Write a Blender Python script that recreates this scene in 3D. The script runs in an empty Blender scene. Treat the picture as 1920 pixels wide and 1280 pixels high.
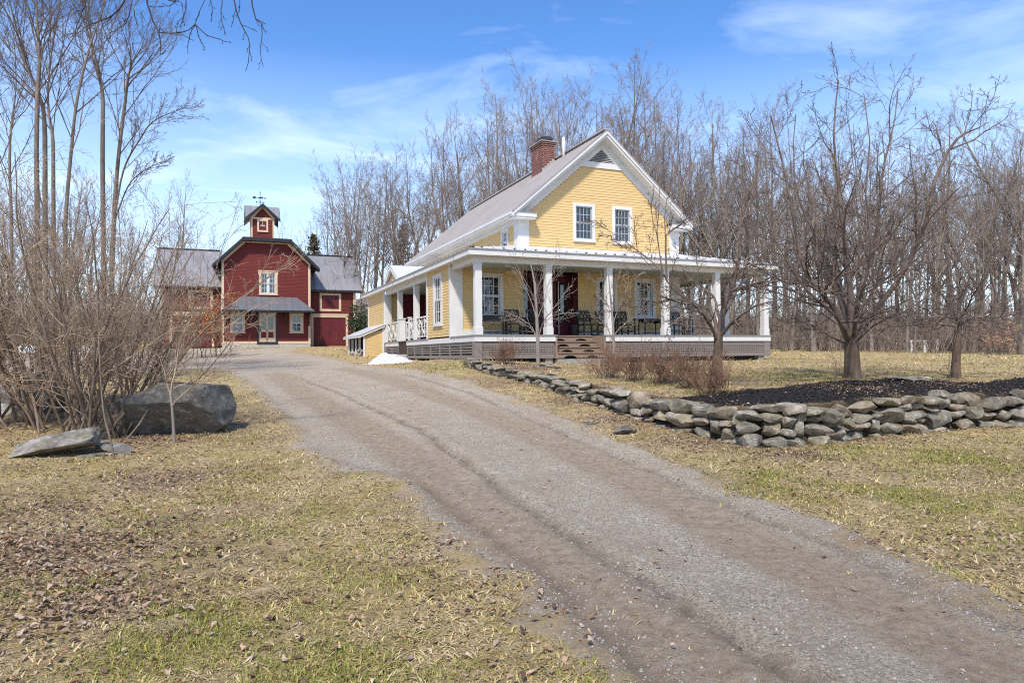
import bpy, bmesh, math, random
import numpy as np
from mathutils import Vector, Matrix
rng = np.random.default_rng(7)
random.seed(7)
SC = bpy.context.scene
COL = SC.collection
# ------------------------------------------------------------------ camera model
F = 1289.3532; PI_ = .018; RO = -.0096; YAW = .3997; EYE = 1.6
HO = np.array([-1.217, 22.4966, .641 + EYE])          # house origin: porch floor corner
cY, sY = math.cos(YAW), math.sin(YAW)
EX = np.array([cY, sY, 0.]); EY = np.array([-sY, cY, 0.])
_cp, _sp = math.cos(PI_), math.sin(PI_); _cr, _sr = math.cos(RO), math.sin(RO)
def ray(x, y):
    a, b = x - 960, y - 640
    u = _cr * a + _sr * b; v = -_sr * a + _cr * b
    d = np.array([u / F, 1, -v / F])
    return np.array([d[0], _cp * d[1] - _sp * d[2], _sp * d[1] + _cp * d[2]])
def at(x, y, D):
    d = ray(x, y); return d * (D / d[1]) + np.array([0, 0, EYE])
def H(x, y, z): return HO + EX * x + EY * y + np.array([0, 0, z])
def toloc(P):
    q = np.asarray(P) - HO
    return np.array([q @ EX, q @ EY, q[2]])
# ------------------------------------------------------------------ object helpers
def tag(o, label=None, cat=None, group=None, kind=None):
    if label: o['label'] = label
    if cat: o['category'] = cat
    if group: o['group'] = group
    if kind: o['kind'] = kind
    return o
def empty(name, loc=(0, 0, 0), rz=0., label=None, cat=None, group=None):
    o = bpy.data.objects.new(name, None); COL.objects.link(o)
    o.location = [float(v) for v in loc]; o.rotation_euler = (0, 0, rz); o.empty_display_size = .3
    return tag(o, label, cat, group)
def link(name, me, parent=None):
    o = bpy.data.objects.new(name, me); COL.objects.link(o)
    if parent is not None: o.parent = parent
    return o
def copy_tree(o, parent=None):
    c = o.copy(); COL.objects.link(c); c.parent = parent
    for ch in list(o.children): copy_tree(ch, c)
    return c
def mesh_np(name, verts, quads=None, tris=None, mat=None, smooth=False, col=None):
    me = bpy.data.meshes.new(name)
    verts = np.asarray(verts, np.float32).reshape(-1, 3)
    nq = 0 if quads is None else len(quads); nt = 0 if tris is None else len(tris)
    me.vertices.add(len(verts)); me.vertices.foreach_set('co', verts.ravel())
    li = []
    if nq: li.append(np.asarray(quads, np.int32).ravel())
    if nt: li.append(np.asarray(tris, np.int32).ravel())
    li = np.concatenate(li)
    me.loops.add(len(li)); me.loops.foreach_set('vertex_index', li)
    me.polygons.add(nq + nt)
    st = np.concatenate([np.arange(nq) * 4, nq * 4 + np.arange(nt) * 3]).astype(np.int32)
    me.polygons.foreach_set('loop_start', st)
    if smooth: me.polygons.foreach_set('use_smooth', np.ones(nq + nt, bool))
    me.update(calc_edges=True); me.validate()
    if col is not None:
        a = me.color_attributes.new('col', 'FLOAT_COLOR', 'POINT')
        c = np.ones((len(verts), 4), np.float32); c[:, :3] = col
        a.data.foreach_set('color', c.ravel())
    if mat is not None: me.materials.append(mat)
    return me
class Fr:                                              # a wall frame: a along, b outward, c up
    def __init__(s, o, u, n):
        s.o = np.array(o, float); s.u = np.array(u, float); s.n = np.array(n, float); s.z = np.array([0, 0, 1.])
    def p(s, a, b, c): return s.o + s.u * a + s.n * b + s.z * c
class MB:
    def __init__(s): s.v = []; s.f = []; s.k = []
    def add(s, vs, fs):
        s.k.append((len(s.v), len(s.f))); b = len(s.v); s.v += [tuple(map(float, v)) for v in vs]; s.f += [tuple(b + i for i in f) for f in fs]
    def hexa(s, P):                                   # 8 points, bottom ring then top ring
        s.add(P, [(3, 2, 1, 0), (4, 5, 6, 7), (0, 1, 5, 4), (1, 2, 6, 5), (2, 3, 7, 6), (3, 0, 4, 7)])
    def box(s, x0, x1, y0, y1, z0, z1):
        s.hexa([(x0, y0, z0), (x1, y0, z0), (x1, y1, z0), (x0, y1, z0), (x0, y0, z1), (x1, y0, z1), (x1, y1, z1), (x0, y1, z1)])
    def fbox(s, fr, a0, a1, b0, b1, c0, c1):
        s.hexa([fr.p(a0, b0, c0), fr.p(a1, b0, c0), fr.p(a1, b1, c0), fr.p(a0, b1, c0), fr.p(a0, b0, c1), fr.p(a1, b0, c1), fr.p(a1, b1, c1), fr.p(a0, b1, c1)])
    def prism(s, poly, off):                          # polygon (3d pts) extruded by off
        n = len(poly); off = np.array(off, float)
        P = [np.array(p, float) for p in poly]; P += [p + off for p in P]
        s.add(P, [tuple(range(n - 1, -1, -1)), tuple(range(n, 2 * n))] + [(i, (i + 1) % n, n + (i + 1) % n, n + i) for i in range(n)])
    def bar(s, p, q, w, h, up=(0, 0, 1)):             # rectangular bar p->q, w sideways, h along up
        p = np.array(p, float); q = np.array(q, float); d = q - p; d /= np.linalg.norm(d)
        up = np.array(up, float); sd = np.cross(d, up); sd /= np.linalg.norm(sd); u2 = np.cross(sd, d)
        a = sd * w / 2; b = u2 * h / 2
        s.hexa([p - a - b, p + a - b, p + a + b, p - a + b, q - a - b, q + a - b, q + a + b, q - a + b])
    def cyl(s, p, q, r0, r1=None, k=10):
        r1 = r0 if r1 is None else r1
        p = np.array(p, float); q = np.array(q, float); d = q - p; d /= np.linalg.norm(d)
        t = np.array([1., 0, 0]) if abs(d[0]) < .8 else np.array([0, 1., 0])
        a = np.cross(d, t); a /= np.linalg.norm(a); b = np.cross(d, a)
        ang = [2 * math.pi * i / k for i in range(k)]
        V = [p + (a * math.cos(x) + b * math.sin(x)) * r0 for x in ang] + [q + (a * math.cos(x) + b * math.sin(x)) * r1 for x in ang]
        s.add(V, [tuple(range(k - 1, -1, -1)), tuple(range(k, 2 * k))] + [(i, (i + 1) % k, k + (i + 1) % k, k + i) for i in range(k)])
    def build_each(s, name, mat, parent, per=1):           # every added solid (or run of per solids) its own object
        out = []
        for i in range(0, len(s.k), per):
            q = MB(); a = s.k[i]; e = s.k[i + per] if i + per < len(s.k) else (len(s.v), len(s.f))
            q.v = s.v[a[0]:e[0]]; q.f = [tuple(x - a[0] for x in f) for f in s.f[a[1]:e[1]]]; out.append(q.build(name, mat, parent))
        return out
    def build(s, name, mat, parent=None, bevel=0, smooth=False):
        me = bpy.data.meshes.new(name); me.from_pydata(s.v, [], s.f); me.update()
        bm = bmesh.new(); bm.from_mesh(me); bmesh.ops.recalc_face_normals(bm, faces=bm.faces)
        if bevel: bmesh.ops.bevel(bm, geom=list(bm.edges), offset=bevel, segments=1, affect='EDGES', profile=.5)
        bm.to_mesh(me); bm.free()
        if smooth: me.polygons.foreach_set('use_smooth', [True] * len(me.polygons))
        if mat is not None: me.materials.append(mat)
        return link(name, me, parent)
# ------------------------------------------------------------------ numpy noise
def _h(ix, iy, seed):
    n = (ix.astype(np.int64) * 374761393 + iy.astype(np.int64) * 668265263 + seed * 1442695041) & 0x7fffffff
    n = ((n ^ (n >> 13)) * 1274126177) & 0x7fffffff
    return ((n ^ (n >> 16)) & 0xffff) / 65535.
def vnoise(x, y, seed=0):
    ix = np.floor(x); iy = np.floor(y); fx = x - ix; fy = y - iy
    fx = fx * fx * (3 - 2 * fx); fy = fy * fy * (3 - 2 * fy)
    a = _h(ix, iy, seed); b = _h(ix + 1, iy, seed); c = _h(ix, iy + 1, seed); d = _h(ix + 1, iy + 1, seed)
    return (a * (1 - fx) + b * fx) * (1 - fy) + (c * (1 - fx) + d * fx) * fy
def fbm(x, y, o=4, seed=0):
    s = 0; a = .5; t = 0
    for i in range(o):
        s = s + a * vnoise(x * 2 ** i + 13.7 * i, y * 2 ** i - 7.1 * i, seed + i); t += a; a *= .5
    return s / t
def sstep(a, b, x):
    t = np.clip((x - a) / (b - a), 0, 1); return t * t * (3 - 2 * t)
# ------------------------------------------------------------------ materials
class NT:
    def __init__(s, name):
        s.m = bpy.data.materials.new(name); s.m.use_nodes = True; s.t = s.m.node_tree; s.t.nodes.clear()
        s.out = s.n('ShaderNodeOutputMaterial'); s.b = s.n('ShaderNodeBsdfPrincipled')
        s.l(s.b.outputs[0], s.out.inputs[0])
        s.tc = s.n('ShaderNodeTexCoord')
    def n(s, t): return s.t.nodes.new(t)
    def l(s, a, b): s.t.links.new(a, b)
    def vec(s, scale=(1, 1, 1), src='Object', rot=(0, 0, 0)):
        m = s.n('ShaderNodeMapping'); m.inputs['Scale'].default_value = scale; m.inputs['Rotation'].default_value = rot
        s.l(s.tc.outputs[src], m.inputs[0]); return m.outputs[0]
    def pos(s): return s.n('ShaderNodeNewGeometry').outputs['Position']
    def noise(s, v, sc, det=4, ro=.55, dist=0.):
        n = s.n('ShaderNodeTexNoise'); n.inputs['Scale'].default_value = sc; n.inputs['Detail'].default_value = det
        n.inputs['Roughness'].default_value = ro; n.inputs['Distortion'].default_value = dist; s.l(v, n.inputs['Vector']); return n.outputs[0]
    def vor(s, v, sc, out='Distance', rnd=1.):
        n = s.n('ShaderNodeTexVoronoi'); n.inputs['Scale'].default_value = sc; n.inputs['Randomness'].default_value = rnd; s.l(v, n.inputs['Vector']); return n.outputs[out]
    def ramp(s, f, stops):
        r = s.n('ShaderNodeValToRGB'); e = r.color_ramp.elements
        while len(e) > 1: e.remove(e[-1])
        for i, (p, c) in enumerate(stops):
            if i: x = e.new(p)
            else: x = e[0]; x.position = p
            x.color = (*(c if hasattr(c, '__len__') else (c, c, c)), 1)
        s.l(f, r.inputs[0]); return r.outputs[0]
    def mix(s, f, a, b, mode='MIX'):
        m = s.n('ShaderNodeMix'); m.data_type = 'RGBA'; m.blend_type = mode; m.clamp_factor = True
        for sock, v in ((m.inputs[0], f), (m.inputs[6], a), (m.inputs[7], b)):
            if hasattr(v, 'is_output') or hasattr(v, 'links'): s.l(v, sock)
            elif sock.type == 'RGBA': sock.default_value = (*v, 1)
            else: sock.default_value = v
        return m.outputs[2]
    def math(s, op, a, b=0., c=None):
        m = s.n('ShaderNodeMath'); m.operation = op
        for i, v in enumerate((a, b) if c is None else (a, b, c)):
            if hasattr(v, 'links'): s.l(v, m.inputs[i])
            else: m.inputs[i].default_value = v
        return m.outputs[0]
    def attr(s, name, out='Fac'):
        a = s.n('ShaderNodeAttribute'); a.attribute_name = name; return a.outputs[out]
    def bump(s, h, st=.3, d=.02):
        b = s.n('ShaderNodeBump'); b.inputs['Strength'].default_value = st; b.inputs['Distance'].default_value = d
        s.l(h, b.inputs['Height']); s.l(b.outputs[0], s.b.inputs['Normal'])
    def col(s, c):
        if hasattr(c, 'links'): s.l(c, s.b.inputs['Base Color'])
        else: s.b.inputs['Base Color'].default_value = (*c, 1)
    def rough(s, r, spec=.3, metal=0):
        if hasattr(r, 'links'): s.l(r, s.b.inputs['Roughness'])
        else: s.b.inputs['Roughness'].default_value = r
        s.b.inputs['Specular IOR Level'].default_value = spec; s.b.inputs['Metallic'].default_value = metal
M = {}
def paint(key, c, var=.12, sc=3., rough=.55, spec=.3, stretch=(1, 1, 1), metal=0, bump=0, dirt=None):
    t = NT(key); v = t.vec(stretch)
    a = t.noise(v, sc, 6, .65)
    lo = tuple(x * (1 - var) for x in c); hi = tuple(min(1, x * (1 + var * .6)) for x in c)
    cc = t.ramp(a, [(.3, lo), (.7, hi)])
    if dirt:
        d = t.ramp(t.noise(t.vec((1, 1, .35)), 1.1, 7, .7), [(.52, 0.), (.78, .55)])
        cc = t.mix(d, cc, dirt)
    t.col(cc); t.rough(t.ramp(t.noise(v, sc * 3, 3), [(.3, rough - .08), (.7, rough + .1)]), spec, metal)
    if bump: t.bump(t.noise(v, sc * 6, 4), bump, .01)
    M[key] = t.m; return t.m
paint('white_paint', (.61, .60, .575), .08, 2.5, .5, dirt=(.47, .445, .40))
paint('yellow_siding', (.595, .425, .195), .10, 2., .6, .2, (1, 1, 6), dirt=(.53, .37, .165))
paint('ceiling_paint', (.36, .40, .36), .06, 2.)
paint('red_siding', (.135, .024, .020), .16, 2., .6, .2, (1, 1, 6), dirt=(.105, .03, .026))
paint('red_door', (.11, .014, .017), .12, 2., .5, .3, (6, 6, 1))
paint('maroon_paint', (.115, .018, .028), .15, 2., .45, .3, (5, 5, 1))
paint('cream_trim', (.58, .45, .30), .08, 2.5, .55, dirt=(.55, .43, .29))
paint('black_paint', (.018, .018, .020), .2, 4., .4, .4)
paint('green_black_paint', (.02, .025, .026), .2, 4., .45, .4)
paint('dark_wood', (.05, .028, .02), .2, 3., .6)
paint('grey_metal', (.25, .245, .255), .10, 1.2, .45, .4, (1, 1, .4), .25, dirt=(.37, .36, .37))
paint('dark_metal', (.145, .15, .165), .10, 1.2, .45, .4, (1, 1, .4), .25)
paint('roof_metal', (.41, .378, .36), .08, .8, .42, .4, (1, 1, .4), .25, dirt=(.34, .305, .29))
paint('white_metal', (.66, .66, .66), .05, 1., .32, .5, (1, 1, 1), .2)
paint('sash_grey', (.34, .36, .37), .06, 3.)
paint('sash_white', (.58, .59, .60), .05, 3.)
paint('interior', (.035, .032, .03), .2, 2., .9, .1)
paint('interior_light', (.16, .145, .125), .2, 2., .9, .1)
paint('curtain', (.24, .28, .31), .15, 2., .9, .1, (14, 14, .6))
paint('granite', (.42, .40, .37), .3, 9., .85, .2, bump=.4)
paint('concrete', (.30, .28, .25), .25, 5., .9, .2, bump=.3)
paint('cut_log', (.30, .26, .215), .3, 8., .9, .1, bump=.4)
paint('white_stain', (.70, .68, .64), .1, 4., .7, .2)
paint('rust_iron', (.03, .03, .032), .3, 4., .5, .4)
def wood(key, c, c2, st=(1, 1, 14)):
    t = NT(key); v = t.vec(st)
    a = t.noise(v, 3., 8, .7, .6); b = t.noise(t.vec(), 1.3, 4)
    cc = t.mix(t.ramp(b, [(.35, 0.), (.7, .6)]), t.ramp(a, [(.3, tuple(x * .62 for x in c)), (.7, c)]), c2)
    t.col(cc); t.rough(.85, .15); t.bump(a, .4, .01); M[key] = t.m
wood('weathered_wood', (.26, .228, .205), (.21, .175, .155))
wood('step_wood', (.30, .215, .155), (.22, .165, .125))
wood('deck_wood', (.30, .285, .26), (.24, .22, .20), (14, 1, 1))
def mk_glass():
    t = NT('window_glass'); t.t.nodes.remove(t.b)
    g = t.n('ShaderNodeBsdfGlossy'); g.inputs['Roughness'].default_value = .02
    tr = t.n('ShaderNodeBsdfTransparent'); tr.inputs[0].default_value = (.80, .84, .84, 1)
    fr = t.n('ShaderNodeFresnel'); fr.inputs[0].default_value = 1.55
    f = t.math('ADD', t.math('MULTIPLY', fr.outputs[0], 1.1), .02)
    mx = t.n('ShaderNodeMixShader'); t.l(f, mx.inputs[0]); t.l(tr.outputs[0], mx.inputs[1]); t.l(g.outputs[0], mx.inputs[2])
    bp = t.n('ShaderNodeBump'); bp.inputs['Strength'].default_value = .05; bp.inputs['Distance'].default_value = .05
    t.l(t.noise(t.vec(), 2.2, 2), bp.inputs['Height']); t.l(bp.outputs[0], g.inputs['Normal'])
    t.l(mx.outputs[0], t.out.inputs[0]); M['glass'] = t.m
mk_glass()
def mk_brick():
    t = NT('brick_masonry')
    w = t.tc.outputs['Object']; sp_ = t.n('ShaderNodeSeparateXYZ'); t.l(w, sp_.inputs[0])
    cb = t.n('ShaderNodeCombineXYZ'); t.l(t.math('ADD', sp_.outputs[0], sp_.outputs[1]), cb.inputs[0]); t.l(sp_.outputs[2], cb.inputs[1])
    b = t.n('ShaderNodeTexBrick'); t.l(cb.outputs[0], b.inputs[0]); b.inputs['Scale'].default_value = 1.
    b.inputs['Brick Width'].default_value = .21; b.inputs['Row Height'].default_value = .085; b.inputs['Mortar Size'].default_value = .007
    b.inputs['Color1'].default_value = (.175, .052, .036, 1); b.inputs['Color2'].default_value = (.12, .036, .027, 1); b.inputs['Mortar'].default_value = (.33, .27, .23, 1)
    n = t.noise(t.vec(), 5, 5); cc = t.mix(t.ramp(n, [(.45, 0.), (.8, .6)]), b.outputs[0], (.10, .05, .045))
    st = t.ramp(t.noise(t.vec((1, 1, .5)), 2.3, 5, .7), [(.60, 0.), (.72, .5)])
    t.col(t.mix(st, cc, (.48, .43, .38))); t.rough(.85, .2); t.bump(b.outputs[1], -.4, .01); M['brick'] = t.m
mk_brick()
def mk_stone(key, stops, moss=.0, lich=.5):
    t = NT(key); oi = t.n('ShaderNodeObjectInfo')
    p = t.n('ShaderNodeVectorMath'); p.operation = 'ADD'; t.l(t.pos(), p.inputs[0]); t.l(oi.outputs['Location'], p.inputs[1])
    v = p.outputs[0]
    at_ = t.attr('col', 'Color')
    a = t.noise(v, 4.5, 9, .68); cc = t.ramp(a, stops)
    cc = t.mix(.75, cc, at_, 'MULTIPLY') if key == 'wall_stone' else cc
    l1 = t.ramp(t.noise(v, 9., 6, .7), [(.56, 0.), (.64, lich)])
    cc = t.mix(l1, cc, (.42, .42, .39))
    d1 = t.ramp(t.noise(v, 5.1, 7, .75), [(.50, 0.), (.66, .75)]); cc = t.mix(d1, cc, (.075, .068, .058))
    if moss:
        geo = t.n('ShaderNodeNewGeometry'); sx = t.n('ShaderNodeSeparateXYZ'); t.l(geo.outputs['Normal'], sx.inputs[0])
        mm = t.math('MULTIPLY', t.ramp(sx.outputs[2], [(.0, 0.), (.6, 1.)]), t.ramp(t.noise(v, 1.9, 6, .7), [(.54, 0.), (.66, moss)]))
        cc = t.mix(mm, cc, t.ramp(t.noise(v, 30, 3), [(.3, (.12, .095, .02)), (.7, (.20, .17, .035))]))
    t.col(cc); t.rough(.92, .15); t.bump(t.noise(v, 14, 9, .72), .8, .04); M[key] = t.m
mk_stone('wall_stone', [(.32, (.13, .118, .10)), (.5, (.29, .265, .225)), (.66, (.45, .42, .37))], .85)
mk_stone('boulder_stone', [(.3, (.10, .095, .085)), (.55, (.165, .155, .14)), (.75, (.27, .255, .24))], .4, .35)
def mk_bark(key, c, c2, sc=8., lich=.25):
    t = NT(key); v = t.vec((1, 1, .22))
    a = t.noise(v, sc, 7, .7, .4); cc = t.ramp(a, [(.3, c), (.72, c2)])
    l = t.ramp(t.noise(t.vec(), 2.2, 5, .65), [(.5, 0.), (.7, lich)])
    t.col(t.mix(l, cc, (.33, .31, .27))); t.rough(.95, .1); t.bump(a, .7, .03); M[key] = t.m
mk_bark('grey_bark', (.10, .082, .068), (.25, .205, .17))
mk_bark('forest_bark', (.13, .11, .095), (.31, .27, .235), 9., .35)
mk_bark('brown_bark', (.07, .048, .034), (.17, .125, .09), 10., .18)
mk_bark('pale_bark', (.16, .135, .115), (.33, .29, .25), 12., .3)
mk_bark('shrub_bark', (.12, .088, .064), (.27, .205, .155), 12., .25)
def mk_twig(key, c, c2):
    t = NT(key); t.col(t.ramp(t.noise(t.vec(), 3., 4), [(.35, c), (.65, c2)])); t.rough(.9, .12); M[key] = t.m
mk_twig('wood_twig', (.185, .148, .122), (.32, .262, .222))
mk_twig('yard_twig', (.105, .078, .064), (.20, .155, .128))
mk_twig('pale_twig', (.21, .165, .14), (.34, .285, .245))
mk_twig('shrub_twig', (.25, .178, .125), (.45, .345, .25))
mk_twig('red_twig', (.20, .105, .072), (.36, .225, .155))
mk_twig('dark_twig', (.035, .030, .030), (.075, .062, .056))
def mk_col(key, rough=.85, spec=.15, tr=0.):
    t = NT(key); c = t.attr('col', 'Color'); t.col(c); t.rough(rough, spec)
    if tr:
        d = t.n('ShaderNodeBsdfTranslucent'); t.l(c, d.inputs[0]); mx = t.n('ShaderNodeMixShader'); mx.inputs[0].default_value = tr
        t.l(t.b.outputs[0], mx.inputs[1]); t.l(d.outputs[0], mx.inputs[2]); t.l(mx.outputs[0], t.out.inputs[0])
    M[key] = t.m
mk_col('leaf_litter_mat', .8, .15, .15); mk_col('grass_blade_mat', .8, .12, .25); mk_col('pebble_mat', .9, .15); mk_col('foliage_mat', .6, .25, .2)
def mk_snow():
    t = NT('snow'); t.col(t.ramp(t.noise(t.vec(), 9, 6, .7), [(.3, (.34, .345, .355)), (.55, (.56, .57, .58))])); t.rough(.7, .2)
    t.b.inputs['Subsurface Weight'].default_value = 0; t.bump(t.noise(t.vec(), 14, 6), .5, .03); M['snow'] = t.m
mk_snow()
def mk_ground():
    t = NT('ground'); P = t.pos()
    big = t.noise(P, .55, 6, .62); mid = t.noise(P, 2.6, 7, .68); fine = t.noise(P, 30, 9, .8); vf = t.noise(P, 120, 6, .8)
    # --- lawn
    straw = t.ramp(fine, [(.28, (.17, .115, .058)), (.5, (.51, .38, .20)), (.72, (.82, .67, .41))])
    olive = t.ramp(fine, [(.28, (.11, .08, .032)), (.5, (.36, .275, .105)), (.72, (.62, .51, .24))])
    green = t.ramp(fine, [(.25, (.075, .08, .016)), (.5, (.20, .205, .045)), (.75, (.36, .355, .11))])
    brown = t.ramp(fine, [(.28, (.085, .05, .03)), (.5, (.27, .182, .12)), (.72, (.52, .39, .29))])
    g = t.mix(t.ramp(t.math('ADD', mid, t.math('MULTIPLY', t.math('SUBTRACT', fine, .5), .5)), [(.46, 0.), (.60, .9)]), straw, olive)
    gm = t.math('ADD', t.ramp(t.noise(P, 1.7, 6, .66), [(.58, 0.), (.72, .75)]), t.math('MULTIPLY', t.attr('green'), t.ramp(t.noise(P, 3.3, 5, .7), [(.38, 0.), (.58, 1.)])))
    g = t.mix(t.math('MULTIPLY', gm, .7), g, green)
    bm_ = t.math('ADD', t.ramp(big, [(.50, 0.), (.66, .75)]), t.math('MULTIPLY', t.attr('leaf'), t.ramp(mid, [(.32, .2), (.55, 1.)])))
    g = t.mix(bm_, g, brown)
    # bare grit showing through the thin turf
    grit = t.ramp(vf, [(.3, (.15, .125, .10)), (.55, (.32, .275, .23)), (.75, (.52, .46, .40))])
    g = t.mix(t.ramp(t.noise(P, 1.1, 7, .72), [(.63, 0.), (.72, .6)]), g, grit)
    g = t.mix(t.ramp(t.noise(P, 7., 6, .75), [(.34, .55), (.47, 0.)]), g, (.10, .068, .04))
    # --- gravel road
    peb = t.vor(P, 75, 'Color'); pv = t.n('ShaderNodeSeparateColor'); t.l(peb, pv.inputs[0])
    gr = t.ramp(pv.outputs[0], [(.0, (.22, .182, .13)), (.45, (.49, .425, .325)), (.85, (.64, .565, .45)), (1., (.78, .71, .60))])
    gr = t.mix(t.ramp(fine, [(.35, .7), (.6, 0.)]), gr, (.22, .178, .13))
    gr = t.mix(t.ramp(mid, [(.45, 0.), (.72, .6)]), gr, (.42, .345, .26))
    mud = t.ramp(t.noise(P, 12, 8, .75), [(.3, (.19, .135, .088)), (.5, (.345, .262, .178)), (.72, (.50, .40, .29))])
    mud = t.mix(t.ramp(pv.outputs[1], [(.72, 0.), (.9, .6)]), mud, (.34, .31, .28))
    gr = t.mix(t.ramp(t.noise(P, 1.0, 7, .7), [(.42, .0), (.62, .55)]), gr, mud)
    mudf = t.math('MULTIPLY', t.attr('mud'), t.ramp(t.noise(P, 4, 6, .7), [(.28, .35), (.5, 1.)]))
    road = t.mix(mudf, gr, mud)
    damp_shade = t.math('MULTIPLY', t.attr('rut'), t.ramp(t.noise(P, 6, 6, .75), [(.36, 0.), (.58, .8)])); road = t.mix(damp_shade, road, (.14, .108, .078))  # rut lines darkened: damp soil plus relief shade put into the colour
    # edge of the road eaten by noise
    en = t.noise(P, 1.5, 7, .75)
    rf = t.ramp(t.math('ADD', t.attr('road'), t.math('MULTIPLY', t.math('SUBTRACT', en, .5), 1.9)), [(.40, 0.), (.58, 1.)])
    sh_ = t.ramp(t.math('ADD', t.attr('road'), t.math('MULTIPLY', t.math('SUBTRACT', en, .5), 2.2)), [(.12, 0.), (.36, .85)]); g = t.mix(t.math('MULTIPLY', sh_, t.ramp(t.noise(P, 5., 6, .75), [(.36, .25), (.56, 1.)])), g, t.mix(t.ramp(vf, [(.45, 0.), (.7, .8)]), mud, (.42, .33, .22)))
    c = t.mix(rf, g, road)
    # --- mulch
    mu = t.ramp(t.vor(P, 34, 'Distance'), [(.0, (.008, .0075, .008)), (.5, (.022, .02, .019)), (1., (.05, .045, .042))])
    mf = t.ramp(t.math('ADD', t.attr('mulch'), t.math('MULTIPLY', t.math('SUBTRACT', t.noise(P, 2.2, 7, .75), .5), 1.7)), [(.44, 0.), (.56, 1.)])
    c = t.mix(mf, c, mu)
    so = t.math('MULTIPLY', t.attr('soil'), .9); c = t.mix(so, c, (.035, .026, .019))
    t.col(c); t.rough(.95, .1)
    h = t.math('ADD', t.math('MULTIPLY', fine, .7), t.math('ADD', t.math('MULTIPLY', vf, .35), t.math('MULTIPLY', pv.outputs[2], .25)))
    t.bump(h, .9, .035); M['ground'] = t.m
mk_ground()
# ------------------------------------------------------------------ terrain
LOW = [(-6, 2, 0), (0, 2, 0), (4, 2, 0), (9, 2, -.04), (16, 3, -.05), (-12, 3, .12), (0, 6, .04), (3, 7, .03), (1.65, 9, .15), (-.3, 12, .33), (-5.59, 20, .77), (-8.7, 28, 1.1), (-15.8, 40, 1.6), (-16, 24, 1.2),
       (-.97, 22.6, 1.39), (2.3, 23.3, 1.22), (-4.93, 31, 1.42), (-7.06, 35, 1.54), (-16.8, 47, 2.17), (-13.3, 50.5, 2.28), (-1.44, 20.5, 1.19), (.53, 17.5, .8), (1.97, 13.5, .41), (2.96, 11.3, .24), (3.33, 10.3, .14),
       (5.6, 11.3, .13), (9.5, 12.8, .15), (-5.87, 12, .27), (-6.6, 10, .2), (-12, 17, .7), (-3, 15, .48), (-2.5, 18.5, .85), (-3.2, 8, .12), (-8, 6, .12), (-25, 30, 1.5), (-30, 15, .9), (-40, 50, 2.4), (0, 75, 2.9), (-20, 80, 3.4), (30, 5, -.1), (20, 14, .12), (45, 30, .8), (60, 80, 2.5), (-80, 80, 4)]
HIGH = [(-1.47, 21, 1.41), (.54, 17.8, .98), (2.04, 13.9, .81), (3.04, 11.6, .73), (3.6, 10.6, .70), (5.74, 11.6, .73), (9.8, 13.2, .73), (7.4, 15, 1.0), (4.13, 14, .89), (9.96, 15.5, .98), (10, 24, 1.19), (2.34, 23.3, 1.22), (10.2, 27.4, 1.27), (24.3, 58, 1.75), (36.4, 50, 1.15), (20, 30, 1.15),
        (-.97, 22.6, 1.39), (30, 25, .9), (-4.93, 31, 1.42), (10, 60, 1.9), (15, 12, .65), (25, 15, .7), (0, 75, 2.9), (60, 80, 1.5)]
def rbf_fit(P):
    P = np.array(P, float); X = P[:, :2] / 20.; n = len(X)
    d = np.linalg.norm(X[:, None] - X[None], axis=2); K = d + np.eye(n) * .02 * 0
    A = np.zeros((n + 3, n + 3)); A[:n, :n] = -K - np.eye(n) * 1e-3; A[:n, n] = 1; A[:n, n + 1:] = X; A[n, :n] = 1; A[n + 1:, :n] = X.T
    w = np.linalg.solve(A, np.concatenate([P[:, 2], [0, 0, 0]])); return X, w
def rbf(x, y, m):
    X, w = m; q = np.stack([x, y], -1).reshape(-1, 2) / 20.
    out = np.empty(len(q))
    for i in range(0, len(q), 20000):
        b = q[i:i + 20000]; d = np.linalg.norm(b[:, None] - X[None], axis=2)
        out[i:i + 20000] = -d @ w[:-3] + w[-3] + b @ w[-2:]
    return out.reshape(np.shape(x))
mL = rbf_fit(LOW); mH = rbf_fit(HIGH)
WALL = np.array([(-1.5, 21.3), (-1.44, 20.7), (-.6, 19.3), (.53, 17.6), (1.3, 15.5), (1.97, 13.7), (2.5, 12.3), (2.96, 11.45), (3.25, 10.75), (3.65, 10.42), (4.3, 10.6), (5.6, 11.3), (7.5, 12.15), (9.5, 12.85), (13, 14), (18, 15.6), (26, 18)])
HPOLY = np.vstack([WALL, [(90, 30), (90, 160), (0, 160), (0, 42), (-3, 24.5)]])
def seg_dist(x, y, pl):
    d = np.full(np.shape(x), 1e9)
    for (x0, y0), (x1, y1) in zip(pl[:-1], pl[1:]):
        ux, uy = x1 - x0, y1 - y0; L = ux * ux + uy * uy
        t = np.clip(((x - x0) * ux + (y - y0) * uy) / L, 0, 1)
        d = np.minimum(d, np.hypot(x - x0 - t * ux, y - y0 - t * uy))
    return d
def inside(x, y, pl):
    r = np.zeros(np.shape(x), bool); n = len(pl)
    for i in range(n):
        x0, y0 = pl[i]; x1, y1 = pl[(i + 1) % n]
        if y0 == y1: continue
        c = ((y0 > y) != (y1 > y)) & (x < (x1 - x0) * (y - y0) / (y1 - y0) + x0); r ^= c
    return r
def sdist(x, y, pl):
    d = seg_dist(x, y, np.vstack([pl, pl[:1]])); return np.where(inside(x, y, pl), d, -d)
def zt(x, y):
    x = np.asarray(x, float); y = np.asarray(y, float)
    zl = rbf(x, y, mL); zh = rbf(x, y, mH)
    d = seg_dist(x, y, WALL); s = np.where(inside(x, y, HPOLY), d, -d)
    k = sstep(.16, .42, s)
    far = sstep(70, 200, np.hypot(x, y - 20)); z = zl * (1 - k) + zh * k
    return z * (1 - far) + far * 3.0
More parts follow.
